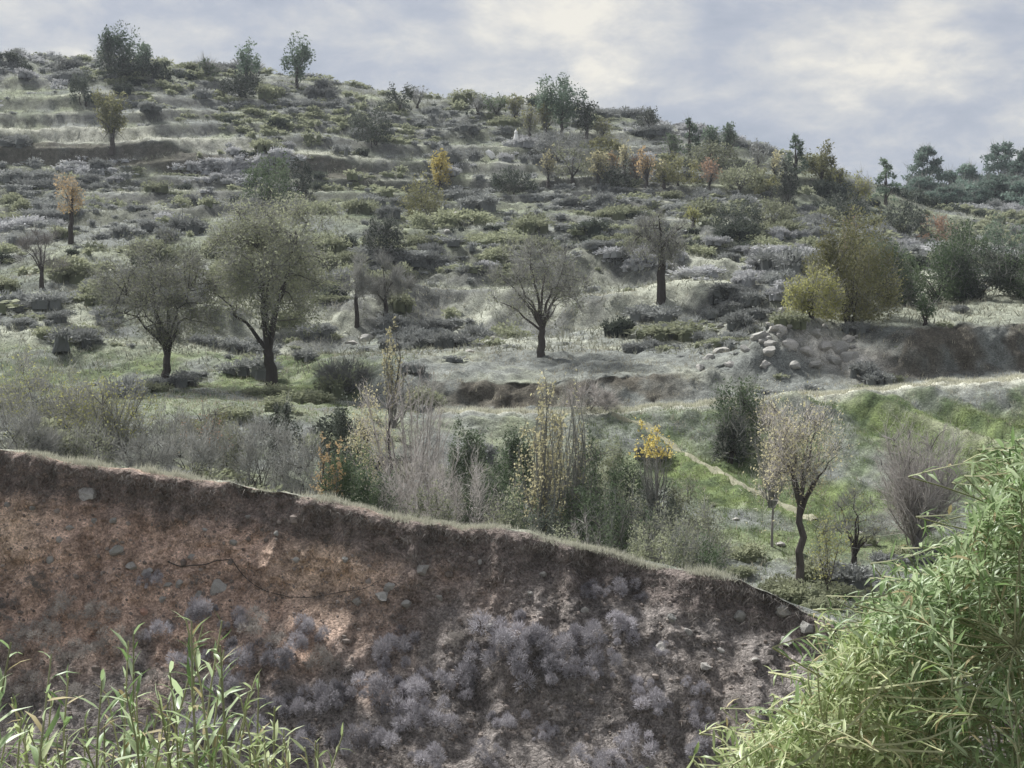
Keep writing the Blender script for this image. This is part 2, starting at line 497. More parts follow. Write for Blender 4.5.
# cut faces, bare soil
cut = (sstep(10.02, 10.2, T) * (1 - sstep(10.9, 11.05, T))) * sstep(400, 470, PX) * (1 - sstep(640, 720, PX) * (1 - sstep(850, 900, PX)))
cut2 = sstep(14.05, 14.2, T) * (1 - sstep(14.85, 15.0, T)) * (1 - sstep(330, 430, PX)) * .8
col = lerp(col, np.broadcast_to(C(.095, .086, .07), col.shape), np.maximum(cut, cut2) * sstep(-.7, .0, n_b + n_c * .5))
# track and crest: trodden pale grass
trk = np.exp(-((T - 9.25) / .26) ** 2) * sstep(425, 470, PX)
col = lerp(col, np.broadcast_to(pale * 1.1, col.shape), np.clip(trk * (1.2 + n_c * .6), 0, 1) * .9)
utrk = np.exp(-((T - 15.03) / .035) ** 2) * (1 - sstep(330, 400, PX))
col = lerp(col, np.broadcast_to(pale * .8, col.shape), utrk * .7)
# scree below the knoll
scr = np.exp(-(((PX - 835) / 42) ** 2 + ((ROW - 352 - (PX - 835) * .35) / 15) ** 2)) * sstep(10, 10.1, T) * (1 - sstep(11, 11.3, T))
col = lerp(col, np.broadcast_to(C(.52, .49, .43), col.shape), np.clip(scr * (1.1 + n_c), 0, 1))
# the bank
bcol = lerp(np.broadcast_to(gsoil, col.shape), np.broadcast_to(redsoil, col.shape),
            sstep(-.35, .25, n_b * .5 + .75 - PX / 470.0 * .9) * sstep(1.35, 1.9, T + n_c * .3))
scar = np.exp(-(((PX - 325) / 50) ** 2 + ((ROW - 570) / 38) ** 2))
scar2 = np.exp(-(((PX - 5) / 40) ** 2 + ((ROW - 530) / 40) ** 2))
bcol = lerp(bcol, np.broadcast_to(orsoil, col.shape), np.clip(np.maximum(scar, scar2) * 1.1 + n_c * .1, 0, 1))
bn = fbm(GX * 6, GZ * 6, 61, 3)
bcol = bcol * (1 + .35 * bn + .22 * fbm(GX * 1.4, GZ * 1.4, 62, 3))[..., None]
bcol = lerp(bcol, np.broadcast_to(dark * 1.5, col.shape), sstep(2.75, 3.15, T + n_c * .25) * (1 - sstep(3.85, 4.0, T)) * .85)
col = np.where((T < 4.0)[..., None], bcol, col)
crest = sstep(3.9, 4.1, T) * (1 - sstep(4.35, 4.8, T))
col = lerp(col, np.broadcast_to(pale * .95, col.shape), crest * np.clip(.55 + n_c * .9, .1, .85))
col = np.clip(col, .01, .8)


def grid_obj(name, r0, r1, mat, label, cat):
    n = r1 - r0; m = len(pxs)
    v = np.stack([GX[r0:r1], GY[r0:r1], GZ[r0:r1]], -1).reshape(-1, 3)
    i = (np.arange(n - 1)[:, None] * m + np.arange(m - 1)[None]).ravel()
    t = np.concatenate([np.stack([i, i + 1, i + m + 1], 1), np.stack([i, i + m + 1, i + m], 1)])
    me = tri_mesh(name, v, t, mat, smooth=True, col=col[r0:r1].reshape(-1, 3))
    o = link(name, me)
    tag(o, label, cat, kind='structure')
    return v, t


rB = int(np.searchsorted(tt, 5.0))
gmat = ground_mat('hill_ground', 0.8, 0.05, 7.0, .25)
bmat = ground_mat('bank_soil', 1.6, 0.06, 12.0, .38)
v1, t1 = grid_obj('earth_bank', 0, rB + 1, bmat, 'eroded reddish brown earth bank with crumbling face below the grassy crest', 'bank')
v2, t2 = grid_obj('hillside', rB, len(tt), gmat, 'terraced scrub hillside rising behind the bank to the skyline', 'hillside')
# ground at the viewer's side of the gully
gx, gy = np.meshgrid(np.linspace(-16, 16, 130), np.linspace(-9, 17.6, 110))
gz = pchip([-10, 0, 2.2, 5, 9, 13, 18], [-1.62, -1.66, -1.95, -3.7, -6.2, -6.9, -7.35], gy.ravel()).reshape(gy.shape)
gz = gz + fbm(gx * .5, gy * .5, 71, 4) * .15
vg = np.stack([gx, gy, gz], -1).reshape(-1, 3)
m_ = 130; i_ = (np.arange(109)[:, None] * m_ + np.arange(m_ - 1)[None]).ravel()
tg_ = np.concatenate([np.stack([i_, i_ + 1, i_ + m_ + 1], 1), np.stack([i_, i_ + m_ + 1, i_ + m_], 1)])
cg = lerp(np.broadcast_to(gsoil * 1.1, gx.shape + (3,)), np.broadcast_to(dgreen, gx.shape + (3,)), sstep(-.3, .4, fbm(gx * .7, gy * .7, 72, 3))).reshape(-1, 3)
o = link('near_ground', tri_mesh('near_ground', vg, tg_, bmat, smooth=True, col=cg))
tag(o, 'dark weedy ground of the stream gully below the leafy shoots', 'ground', kind='structure')

ALLV = np.concatenate([v1, v2]); ALLT = np.concatenate([t1, t2 + len(v1)])
BVH = BVHTree.FromPolygons(ALLV.tolist(), ALLT.tolist())
BVH_G = BVHTree.FromPolygons(vg.tolist(), tg_.tolist())


def ray_px(px, row):
    d = Vector(((px - 512) / F, 1.0, (HOR - row) / F)).normalized()
    h = BVH.ray_cast(Vector((0, 0, 0)), d)
    return h[0], h[1]


def ground(x, y):
    h = BVH.ray_cast(Vector((x, y, 200)), Vector((0, 0, -1)))
    return h[0].z if h[0] is not None else 0.0


def gnear(x, y):
    h = BVH_G.ray_cast(Vector((x, y, 50)), Vector((0, 0, -1)))
    return h[0].z if h[0] is not None else -5


def site(px, row=None, Y=None):
    """a visible ground pixel, or an image column at a known distance, to a point on the ground"""
    if Y is None:
        p, _ = ray_px(px, row)
        if p is None:
            Y = 135
        else:
            return np.array(p)
    x = (px - 512) / F * Y
    return np.array((x, Y, ground(x, Y)))


# ------------------------------------------------------------------ plant materials
BARK = plant_mat((.045, .038, .034), (.075, .066, .06), 0, .9, .1)
BARKG = plant_mat((.19, .175, .165), (.27, .25, .235), 0, .9, .1)
TWIG = plant_mat((.17, .17, .155), (.34, .335, .31), .25, .9, .1)
TWIGD = plant_mat((.08, .075, .068), (.15, .142, .13), .1, .9, .1)
TWIGP = plant_mat((.33, .305, .285), (.52, .48, .45), .3, .9, .1)
LV = {
    'olive': plant_mat((.12, .125, .06), (.31, .30, .155), .3),
    'greyolive': plant_mat((.18, .195, .125), (.35, .36, .245), .35),
    'yellow': plant_mat((.46, .38, .12), (.64, .54, .21), .4),
    'paleyellow': plant_mat((.40, .37, .22), (.60, .55, .35), .4),
    'orange': plant_mat((.36, .26, .14), (.50, .37, .22), .35),
    'rust': plant_mat((.29, .19, .13), (.40, .27, .19), .3),
    'dark': plant_mat((.05, .06, .05), (.115, .13, .10), .2),
    'dgreen': plant_mat((.06, .09, .05), (.15, .19, .11), .3),
    'pine': plant_mat((.085, .12, .09), (.19, .24, .17), .3),
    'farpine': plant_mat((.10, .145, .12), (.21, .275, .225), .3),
    'ygreen': plant_mat((.27, .275, .10), (.42, .41, .18), .4),
    'grey': plant_mat((.17, .178, .172), (.36, .365, .35), .2),
    'lilac': plant_mat((.20, .193, .205), (.54, .515, .54), .15),
    'pale': plant_mat((.34, .345, .35), (.58, .575, .575), .2),
    'dead': plant_mat((.20, .185, .17), (.40, .37, .34), .15),
}


def lobed_norm(c, rad, seed, shape):
    f = .55 if shape == 'pine' else .9
    hi, lo = (c[:, 2] + rad * f).max(), (c[:, 2] - rad * f).min()
    w = np.sort(np.hypot(c[:, 0], c[:, 1]) + rad)[int(len(c) * .9) - 1]
    if shape == 'dome':
        return np.array([1 / w, 1 / w, 1 / hi]), 0.0
    sz = 2.0 / (hi - lo)
    return np.array([1 / w, 1 / w, sz]), -(hi + lo) / 2 * sz


def lobed(n, seed, cb, shape, clump):
    """n points in a crown of unit height and unit radius, clumped with gaps"""
    r = np.random.default_rng(seed)
    k = clump
    if shape == 'dome':
        a = r.uniform(0, 6.28, k); q = np.sqrt(r.random(k)) * .8; z = r.random(k) ** .8 * np.sqrt(1 - q ** 2) * .85
        c = np.stack([q * np.cos(a), q * np.sin(a), z], 1); rad = r.uniform(.12, .28, k); zc, zr = 0.0, 1.0
    elif shape == 'round':
        c = unit(r.normal(size=(k, 3))) * (r.random((k, 1)) ** .45) * .8
        c[:, 2] = np.abs(c[:, 2]) * .95 * np.where(r.random(k) < .62, 1, -.7)
        rad = r.uniform(.13, .29, k)
        zc, zr = (1 + cb) / 2, (1 - cb) / 2
    elif shape == 'oval':
        c = unit(r.normal(size=(k, 3))) * (r.random((k, 1)) ** .5) * .72
        rad = r.uniform(.2, .38, k); zc, zr = (1 + cb) / 2, (1 - cb) / 2
    elif shape == 'vase':
        z = r.uniform(-1, .85, k); a = r.uniform(0, 6.28, k); q = (.25 + .6 * ((z + 1) / 2) ** .7) * np.sqrt(r.random(k))
        c = np.stack([q * np.cos(a), q * np.sin(a), z], 1); rad = r.uniform(.14, .28, k); zc, zr = (1 + cb) / 2, (1 - cb) / 2
    elif shape == 'column':
        z = r.uniform(-1, .95, k); a = r.uniform(0, 6.28, k); q = .75 * np.sqrt(r.random(k)) * (1 - .55 * np.clip(z, 0, 1))
        c = np.stack([q * np.cos(a), q * np.sin(a), z], 1); rad = r.uniform(.16, .3, k); zc, zr = (1 + cb) / 2, (1 - cb) / 2
    else:   # pine: tiers of separate clumps
        z = np.linspace(-.95, .92, k); a = r.uniform(0, 6.28, k)
        q = (.95 - .8 * ((z + 1) / 2) ** 1.2) * r.uniform(.35, .9, k)
        c = np.stack([q * np.cos(a), q * np.sin(a), z], 1); rad = r.uniform(.16, .27, k) * (1.15 - .4 * (z + 1) / 2)
        zc, zr = (1 + cb) / 2, (1 - cb) / 2
    i = r.integers(0, k, n)
    d = unit(r.normal(size=(n, 3))) * (r.random((n, 1)) ** .4) * rad[i][:, None]
    if shape in ('pine',):
        d[:, 2] *= .55
    if shape == 'column':
        d[:, 2] *= 1.2
    p = c[i] + d
    p[:, 2] = zc + p[:, 2] * zr
    if shape == 'dome':
        p[:, 2] = np.abs(p[:, 2]) + .01
    pr, ps = lobed_norm(c, rad, seed, shape)
    ctr = np.array([0, 0, zc])
    p = (p - ctr) * pr + ctr + ps * np.array([0, 0, zr])
    cw = c.copy(); cw[:, 2] = zc + cw[:, 2] * zr
    cw = (cw - ctr) * pr + ctr + ps * np.array([0, 0, zr])
    return p, cw, i


def make_tree(H, Wd, shape='round', cb=.3, fork=.25, nl=5, tr=.16, lean=(0, 0), nleaf=2500, lsize=.09,
              ntwig=2500, twl=.35, droop=0.0, clump=26, seed=1, leafm='olive', bark=None, twigm=None, k=7, toplf=0.0, stems=1, fine=0, nstem=0):
    r = np.random.default_rng(seed)
    rx = Wd / 2
    P, Cw, ci = lobed(max(nleaf, 10), seed, cb, shape, clump)
    sc = np.array([rx, rx, H])
    off = np.array([lean[0], lean[1], 0.0])

    def wp(p):
        q = p * sc
        return q + off * (np.clip(p[..., 2:3], 0, 1))
    P = wp(P); Cw = wp(Cw)
    mt, mc = MB(), MB()
    anchors = []
    roots = [np.zeros(3)] if stems == 1 else [np.r_[r.normal(0, .06 * Wd, 2), 0] for _ in range(stems)]
    for rt in roots:
        fz = fork * H * r.uniform(.85, 1.15)
        top = rt + np.array([lean[0] * fork * .8 + r.normal(0, .02 * H), lean[1] * fork + r.normal(0, .02 * H), fz])
        n = 7
        s = np.linspace(0, 1, n)[:, None]
        tp = rt + (top - rt) * s + np.c_[r.normal(0, .008 * H, (n, 2)) * (s * (1.2 - s) * 2), np.zeros(n)]
        trr = tr / (stems ** .6)
        tube(mt, np.vstack([tp[:1] - [0, 0, .25], tp]), np.r_[trr * 1.45, trr * np.linspace(1.25, .85, n)], k, r.random())
        # limbs towards clump centres
        nl_ = max(2, nl // stems)
        order = r.permutation(len(Cw))
        order = [j for j in order if Cw[j][2] > H * (fork + .22)][:nl_]
        if len(order) == 0:
            order = [int(np.argmax(Cw[:, 2]))]
        for li, j in enumerate(order):
            tgt = Cw[j] * .92 + tp[-1] * .08
            st0 = tp[-1] if r.random() < .7 else tp[-2]
            mid = (st0 + tgt) / 2 + np.array([0, 0, .05 * H if shape != 'pine' else 0]) + r.normal(0, .03 * H, 3)
            mid[:2] = st0[:2] + (mid[:2] - st0[:2]) * .7
            s = np.linspace(0, 1, 8)[:, None]
            lp = st0 * (1 - s) ** 2 + 2 * mid * s * (1 - s) + tgt * s ** 2 + r.normal(0, .012 * H, (8, 3)) * s * 1.2
            lp[0] = st0
            lr = trr * .58 * np.linspace(1, .12, 8) * r.uniform(.7, 1.1)
            tube(mt, lp, lr, 5, r.random())
            anchors.append(lp[3:])
    if shape == 'pine':     # leader
        s = np.linspace(0, 1, 8)
        lp = tp[-1] + (np.array([lean[0], lean[1], H * .97]) - tp[-1]) * s[:, None]
        tube(mt, lp, trr * .8 * np.linspace(1, .12, 8), 5, .5); anchors.append(lp)
    A = np.concatenate(anchors)
    # secondary branches: every clump gets joined to the nearest limb point
    A2 = [A]
    for c in Cw:
        dd = np.linalg.norm(A - c, axis=1) + .3 * np.maximum(0, A[:, 2] - c[2])
        s0 = A[np.argmin(dd)]
        if np.linalg.norm(s0 - c) < .05 * H:
            continue
        s = np.linspace(0, 1, 6)[:, None]
        m = (s0 + c) / 2 + r.normal(0, .03 * H, 3) + [0, 0, .03 * H]
        lp = s0 * (1 - s) ** 2 + 2 * m * s * (1 - s) + c * s ** 2
        tube(mc, lp, tr * .17 * np.linspace(1, .25, 6), 4, r.random(), 2)
        A2.append(lp[2:])
    if fine:                 # third order branches spread through every clump
        for ci_, c in enumerate(Cw):
            pts_ = P[ci == ci_][:fine]
            for q in pts_:
                dd = np.linalg.norm(A2[-1] - q, axis=1) if False else None
                s0 = c + r.normal(0, .01 * H, 3)
                m = (s0 + q) / 2 + r.normal(0, .025 * H, 3)
                s = np.linspace(0, 1, 4)[:, None]
                lp = s0 * (1 - s) ** 2 + 2 * m * s * (1 - s) + q * s ** 2
                tube(mc, lp, tr * .06 * np.linspace(1, .3, 4), 3, r.random(), 2)
    A2 = np.concatenate(A2)
    # twigs
    if ntwig:
        Q, _, qi = lobed(10, seed, cb, shape, clump)
        r2 = np.random.default_rng(seed)   # same clump layout as the leaves
        Q, Cq, qi = lobed(ntwig, seed, cb, shape, clump)
        Q = wp(Q)
        near = Cw[qi] + (Q - Cw[qi]) * r.uniform(.35, 1.0, (ntwig, 1))
        d = unit(Q - Cw[qi]) * .5 + r.normal(0, .55, (ntwig, 3)) + unit(near - np.array([lean[0] * .3, lean[1] * .3, cb * H * .6])) * .7
        d[:, 2] += .3 - droop * 1.9
        if shape in ('vase', 'column'):
            # many forking stems from the base (or the fork) with side twigs
            ns = nstem or int(np.clip(ntwig / 45, 8, 46)); z0 = max(cb, fork * .8 if stems == 1 else 0) * H
            o0 = off * (z0 / H)
            per = max(6, ntwig // ns); near_, d_, l_ = [], [], []
            for _ in range(ns):
                az = r.uniform(0, 6.28); q_ = r.random() ** .6; lob = 1 + .3 * math.sin(az * 3 + seed)
                hh = r.uniform(.45, 1.0) * (1 - .2 * q_ ** 2)
                w_ = rx * lob * q_ * (1.0 if shape == 'vase' else .8)
                b0 = np.array([r.normal(0, .03 * Wd), r.normal(0, .03 * Wd), z0 - .02]) + o0
                b2 = np.array([math.cos(az) * w_, math.sin(az) * w_, z0 + (H - z0) * hh]) + off
                b1 = b0 * .5 + b2 * .5 + np.array([math.cos(az) * w_, math.sin(az) * w_, 0]) * (r.uniform(.0, .35) if shape == 'vase' else .35) + r.normal(0, .05 * H, 3)
                sv = np.linspace(0, 1, 9)[:, None]
                sp = b0 * (1 - sv) ** 2 + 2 * b1 * sv * (1 - sv) + b2 * sv ** 2 + r.normal(0, .008 * H, (9, 3)) * sv
                tube(mc, sp, (.011 + .0035 * H) * np.linspace(1, .2, 9) * r.uniform(.6, 1.1), 3, r.random(), 0)
                f = .15 + .85 * r.random(per) ** .8
                pp_ = np.stack([np.interp(f, sv[:, 0], sp[:, c]) for c in range(3)], 1)
                tg_v = unit(np.stack([np.interp(np.minimum(f + .06, 1), sv[:, 0], sp[:, c]) - np.interp(f - .06, sv[:, 0], sp[:, c]) for c in range(3)], 1))
                sd_ = rdir(per, r)
                near_.append(pp_); d_.append(tg_v + sd_ * r.uniform(.45, 1.25, (per, 1)) + [0, 0, .15]); l_.append(twl * (1.25 - .75 * f) * r.uniform(.5, 1.2, per))
            near = np.concatenate(near_); d = np.concatenate(d_); lt = np.concatenate(l_); nt_ = len(near)
            blades(mc, near, d, lt, np.maximum(lt * .022, .0045), r.random(nt_), 0)
            # second order: little twigs on the twigs
            k2 = r.integers(0, nt_, nt_ * 2); f2 = r.uniform(.3, .95, (nt_ * 2, 1))
            p2 = near[k2] + unit(d[k2]) * lt[k2][:, None] * f2
            blades(mc, p2, unit(d[k2]) + rdir(nt_ * 2, r) * .8, lt[k2] * .4, np.maximum(lt[k2] * .010, .0035), r.random(nt_ * 2), 0)
            if nleaf:
                k3 = r.integers(0, nt_, len(P)); P = near[k3] + unit(d[k3]) * lt[k3][:, None] * r.uniform(.3, 1.05, (len(P), 1))
            ntwig = 0; near = np.zeros((0, 3)); d = np.zeros((0, 3))
        if ntwig:
            pass
        if ntwig:
          blades(mc, near, d, twl * r.uniform(.35, 1.0, ntwig), twl * .03 * r.uniform(.7, 1.4, ntwig), r.random(ntwig), 0)
    if nleaf:
        keep = np.ones(len(P), bool)
        if toplf:
            keep = P[:, 2] > H * toplf
        Pk = P[keep]
        d = rdir(len(Pk), r); d[:, 2] -= droop + .1
        sz = lsize * r.uniform(.6, 1.4, len(Pk))
        cl = r.random(clump)
        tint = np.clip(cl[ci[keep]] * .75 + r.random(len(Pk)) * .4 - .07, 0, 1)
        leaves(mc, Pk, d, sz, sz * .5, tint, 1)
    bm = bark or BARK
    return mt.mesh('trunk', [bm]), mc.mesh('crown', [twigm or TWIG, LV[leafm], TWIGD if bm is BARK else bm])


LANDMARKS = []      # (px, row, phrase)


def put_tree(name, label, cat, px, top, width, row=None, Y=None, group=None, short=None, **kw):
    p = site(px, row, Y)
    Yd = p[1]
    H = (HOR - top) / F * Yd - p[2]
    Wm = width * Yd / F
    kw.setdefault('seed', abs(int(px * 7 + top)) % 9973)
    sc_l = kw.pop('lpx', 2.3)          # leaf size in pixels at that distance
    kw.setdefault('lsize', sc_l * Yd / F)
    kw.setdefault('twl', 13 * Yd / F)
    tm, cm = make_tree(max(H, .4), Wm, **kw)
    root = bpy.data.objects.new(name, None); COL.objects.link(root)
    root.empty_display_size = .3; root.location = p
    tag(root, label, cat, group)
    link('trunk', tm, root); link('crown', cm, root)
    if short and row is not None:
        LANDMARKS.append((px, row, short))
    elif short:
        LANDMARKS.append((px, HOR - F * p[2] / Yd, short))
    return root


T_ = put_tree
# --- trees of the flat and the middle slope
T_('almond_tree', 'largest spreading tree on the green flat, dark forked trunk, grey-olive crown', 'tree', 273, 184, 165, row=388,
   short='the largest spreading tree', cb=.22, fork=.2, nl=9, tr=.19, fine=7, nleaf=22000, lpx=2.5, ntwig=8000, twl=.6, droop=.5, clump=90, leafm='greyolive', seed=8)
T_('almond_tree', 'smaller forked dark-trunked tree left of the largest spreading tree', 'tree', 166, 224, 148, row=386,
   short='the smaller forked tree', cb=.18, fork=.22, nl=8, tr=.135, fine=9, nleaf=9000, lpx=2.3, ntwig=8000, twl=.5, droop=.3, clump=70, leafm='greyolive', lean=(-.6, 0), seed=12)
T_('almond_tree', 'half-bare rounded tree on the terrace in the centre of the slope', 'tree', 541, 230, 130, row=356,
   short='the half-bare central tree', cb=.18, fork=.22, nl=10, tr=.13, fine=10, nleaf=2500, lpx=2.2, ntwig=4500, twl=.5, clump=50, leafm='greyolive', seed=23)
T_('almond_tree', 'thin grey tree with one straight dark trunk on the dry grass band', 'tree', 661, 208, 78, row=301,
   short='the straight dark-trunked tree', cb=.3, fork=.5, nl=7, tr=.19, fine=8, nleaf=1200, lpx=2.0, ntwig=3000, twl=.6, clump=40, leafm='greyolive', seed=31)
T_('almond_tree', 'slim grey bare tree right of the largest spreading tree', 'tree', 357, 250, 42, row=326,
   short='the slim grey bare tree', shape='oval', cb=.25, fork=.4, nl=5, tr=.09, nleaf=150, ntwig=1800, clump=16, leafm='grey', seed=33)
T_('almond_tree', 'grey bare tree with a wide twiggy crown behind the yellow sapling', 'tree', 386, 252, 62, row=322,
   short='the wide grey bare tree', cb=.2, fork=.3, nl=6, tr=.10, nleaf=150, ntwig=3200, clump=22, leafm='grey', seed=37)
T_('orange_tree', 'small tree with faded orange crown on a single dark trunk', 'tree', 71, 171, 36, row=244,
   short='the orange-crowned tree', shape='oval', cb=.42, fork=.42, nl=5, tr=.13, nleaf=1100, lpx=2.2, ntwig=700, clump=16, leafm='orange', seed=41)
T_('bushy_tree', 'tall narrow brownish leafy tree standing on the upper track', 'tree', 112, 86, 36, row=152,
   short='the tall narrow tree on the upper track', shape='column', cb=.1, fork=.2, nl=6, tr=.2, nleaf=2600, lpx=2.6, ntwig=700, clump=26, leafm='olive', seed=43)
T_('almond_tree', 'little bare dark tree on the far left slope', 'tree', 42, 228, 58, row=288,
   short='the little bare dark tree', cb=.2, fork=.25, nl=7, tr=.10, nleaf=30, ntwig=1500, clump=18, leafm='grey', seed=47, twigm=BARKG)
# --- along the skyline, left to right
for (px, top, w, row, shp, lf, nlf, lab, nm, sh) in [
    (108, 30, 26, 76, 'column', 'pine', 900, 'leftmost pale upright tree of the skyline clump', 'poplar_tree', None),
    (122, 21, 34, 76, 'oval', 'pine', 1300, 'tallest tree of the skyline clump at upper left', 'poplar_tree', 'the skyline clump'),
    (142, 40, 32, 76, 'oval', 'pine', 1000, 'lower right tree of the skyline clump at upper left', 'poplar_tree', None),
    (208, 58, 24, 80, 'round', 'dgreen', 450, 'small thin-crowned tree on the skyline between the two tree groups', 'thorn_tree', 'the small skyline tree'),
    (246, 39, 30, 84, 'oval', 'pine', 1000, 'upright tree on the skyline rising from a dark bush', 'poplar_tree', 'the skyline tree over a dark bush'),
    (297, 31, 36, 88, 'oval', 'pine', 1900, 'dense green oval tree standing alone on the skyline', 'poplar_tree', 'the lone oval skyline tree'),
    (497, 92, 30, 118, 'vase', 'dgreen', 420, 'low ragged tree on the skyline left of the tallest pine', 'thorn_tree', 'the ragged skyline tree'),
    (562, 71, 58, 136, 'oval', 'pine', 3600, 'tallest pine on the skyline in the middle of the ridge', 'pine_tree', 'the tallest ridge pine'),
    (586, 100, 28, 138, 'oval', 'dark', 900, 'dark rounded tree at the right foot of the tallest ridge pine', 'thorn_tree', None),
    (545, 104, 22, 136, 'column', 'olive', 500, 'thin olive tree at the left foot of the tallest ridge pine', 'thorn_tree', None),
    (650, 110, 26, 134, 'vase', 'dark', 420, 'small dark vase-shaped tree on the skyline', 'thorn_tree', 'the vase-shaped skyline tree'),
    (690, 118, 22, 158, 'pine', 'pine', 700, 'ragged pine, left one of three on the ridge', 'pine_tree', None),
    (711, 126, 22, 158, 'column', 'pine', 700, 'stumpy tree, middle one of three on the ridge', 'pine_tree', 'the ridge trio'),
    (729, 124, 20, 158, 'column', 'pine', 700, 'slender tree, right one of three on the ridge', 'pine_tree', None),
    (796, 135, 26, 178, 'pine', 'pine', 900, 'thin tall pine left of the rounded ridge tree', 'pine_tree', None),
    (821, 142, 40, 188, 'oval', 'olive', 1500, 'rounded olive-green tree where the ridge steps down', 'thorn_tree', 'the rounded ridge tree'),
    (787, 163, 24, 212, 'column', 'dark', 1300, 'almost black narrow evergreen below the ridge step', 'evergreen', 'the black evergreen'),
    (886, 158, 26, 205, 'pine', 'pine', 900, 'small pine alone in the dip of the skyline', 'pine_tree', 'the pine in the skyline dip'),
    (856, 172, 34, 205, 'round', 'ygreen', 700, 'low green tree at the end of the ridge of the skyline', 'thorn_tree', None),
    (573, 142, 54, 186, 'round', 'greyolive', 800, 'greyish thin-leaved tree with a dark trunk below the tallest pine', 'thorn_tree', 'the grey tree below the pine'),
    (598, 145, 18, 190, 'column', 'paleyellow', 600, 'pale yellow narrow sapling below the ridge', 'sapling', 'the pale ridge sapling'),
    (646, 146, 24, 190, 'column', 'orange', 420, 'orange-brown sapling left of the rust red one', 'sapling', 'the orange-brown ridge sapling'),
    (709, 158, 20, 190, 'vase', 'rust', 520, 'rust red vase-shaped sapling under the ridge trio', 'sapling', 'the rust red sapling'),
    (441, 150, 30, 190, 'oval', 'yellow', 1100, 'bright yellow little tree on the middle of the slope', 'thorn_tree', 'the bright yellow tree'),
    (530, 105, 18, 142, 'column', 'olive', 300, 'spindly olive sapling beside the white stone marker', 'sapling', None),
    (693, 205, 18, 228, 'oval', 'ygreen', 380, 'little yellow-green tree above the dark boulder-like bush', 'thorn_tree', None),
    (625, 140, 14, 180, 'column', 'paleyellow', 260, 'thin straw-coloured sapling between the pale and orange saplings', 'sapling', None),
    (757, 140, 20, 176, 'vase', 'grey', 200, 'bare thin tree on the ridge right of the trio', 'thorn_tree', None),
    (417, 88, 16, 108, 'vase', 'grey', 120, 'tiny bare sapling on the skyline right of the dark ridge bush', 'sapling', None),
    (548, 150, 14, 186, 'column', 'paleyellow', 260, 'thin yellowish sapling left of the grey tree below the pine', 'sapling', None),
    (612, 148, 12, 186, 'column', 'orange', 200, 'thin orange sapling right of the pale ridge sapling', 'sapling', None),
    (636, 152, 12, 184, 'column', 'rust', 200, 'thin rusty sapling just left of the orange-brown one', 'sapling', None),
    (664, 160, 12, 188, 'column', 'paleyellow', 200, 'short straw-coloured sapling right of the orange-brown one', 'sapling', None),
    (603, 120, 20, 142, 'column', 'olive', 300, 'olive sapling on the skyline right of the tallest pine', 'sapling', None),
    (515, 98, 16, 122, 'column', 'olive', 260, 'olive sapling on the skyline left of the tallest pine', 'sapling', None),
    (478, 98, 14, 114, 'vase', 'grey', 160, 'small bare sapling on the skyline left of the ragged tree', 'sapling', None),
    (672, 134, 18, 160, 'column', 'dgreen', 320, 'small dark sapling left of the ridge trio', 'sapling', None),
    (775, 150, 18, 184, 'column', 'paleyellow', 260, 'straw-coloured sapling on the ridge right of the trio', 'sapling', None),
    (840, 165, 18, 196, 'column', 'ygreen', 300, 'yellow-green sapling right of the rounded ridge tree', 'sapling', None),
    (28, 135, 1, 1, None, None, 0, '', '', None),
]:
    if shp is None:
        continue
    T_(nm, lab, 'tree', px, top, w, row=row, shape=shp, leafm=lf, nleaf=nlf, short=sh,
       cb=(.12 if shp == 'oval' else .04 if shp in ('column', 'vase') else .08), fork=(.2 if shp != 'vase' else .1), nl=5, tr=.15,
       ntwig=(60 if shp in ('pine', 'oval') else int(nlf * .6) + 200), lpx=2.7, clump=(16 if nlf < 800 else 24), k=5)
# --- hazy pines at the right edge, beyond the ridge
for (px, top, w, Y, lab) in [
    (927, 146, 46, 172, 'tall hazy pine standing left in the far pine group'),
    (950, 172, 40, 180, 'shorter hazy pine between the taller far pines'),
    (968, 165, 44, 176, 'broad-topped hazy pine in the middle of the far group'),
    (1001, 143, 52, 178, 'tallest hazy pine near the right edge'),
    (1026, 150, 48, 174, 'hazy pine cut by the right edge of the picture'),
    (912, 186, 34, 168, 'low hazy pine at the left end of the far group'),
    (985, 195, 40, 166, 'low bluish pine in front of the tallest far pine'),
    (1060, 160, 48, 180, 'hazy pine just outside the right edge'),
    (940, 184, 44, 190, 'hazy pine filling the gap behind the left far pines'),
    (960, 200, 50, 168, 'low rounded hazy pine in front of the broad-topped one'),
    (978, 176, 44, 188, 'slim hazy pine left behind the tallest far pine'),
    (1014, 178, 50, 170, 'low hazy pine between the tallest one and the right edge'),
    (900, 196, 40, 150, 'small hazy pine below the pine in the skyline dip'),
    (920, 178, 52, 158, 'full hazy pine under the tall left far pine'),
    (946, 188, 56, 152, 'wide hazy pine in front of the shorter far pine'),
    (972, 184, 58, 156, 'wide hazy pine low in the middle of the far group'),
    (996, 176, 60, 154, 'full hazy pine under the tallest far pine'),
    (1022, 182, 60, 152, 'wide hazy pine low at the right edge'),
    (1050, 170, 60, 158, 'hazy pine half outside the right edge'),
    (932, 205, 44, 160, 'lowest hazy pine at the near left of the far group'),
    (1002, 206, 56, 160, 'lowest hazy pine at the near right of the far group'),
]:
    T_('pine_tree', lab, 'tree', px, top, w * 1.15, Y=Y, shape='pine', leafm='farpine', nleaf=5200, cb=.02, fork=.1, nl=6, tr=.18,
       ntwig=500, lpx=2.8, clump=40, k=5, short=None)

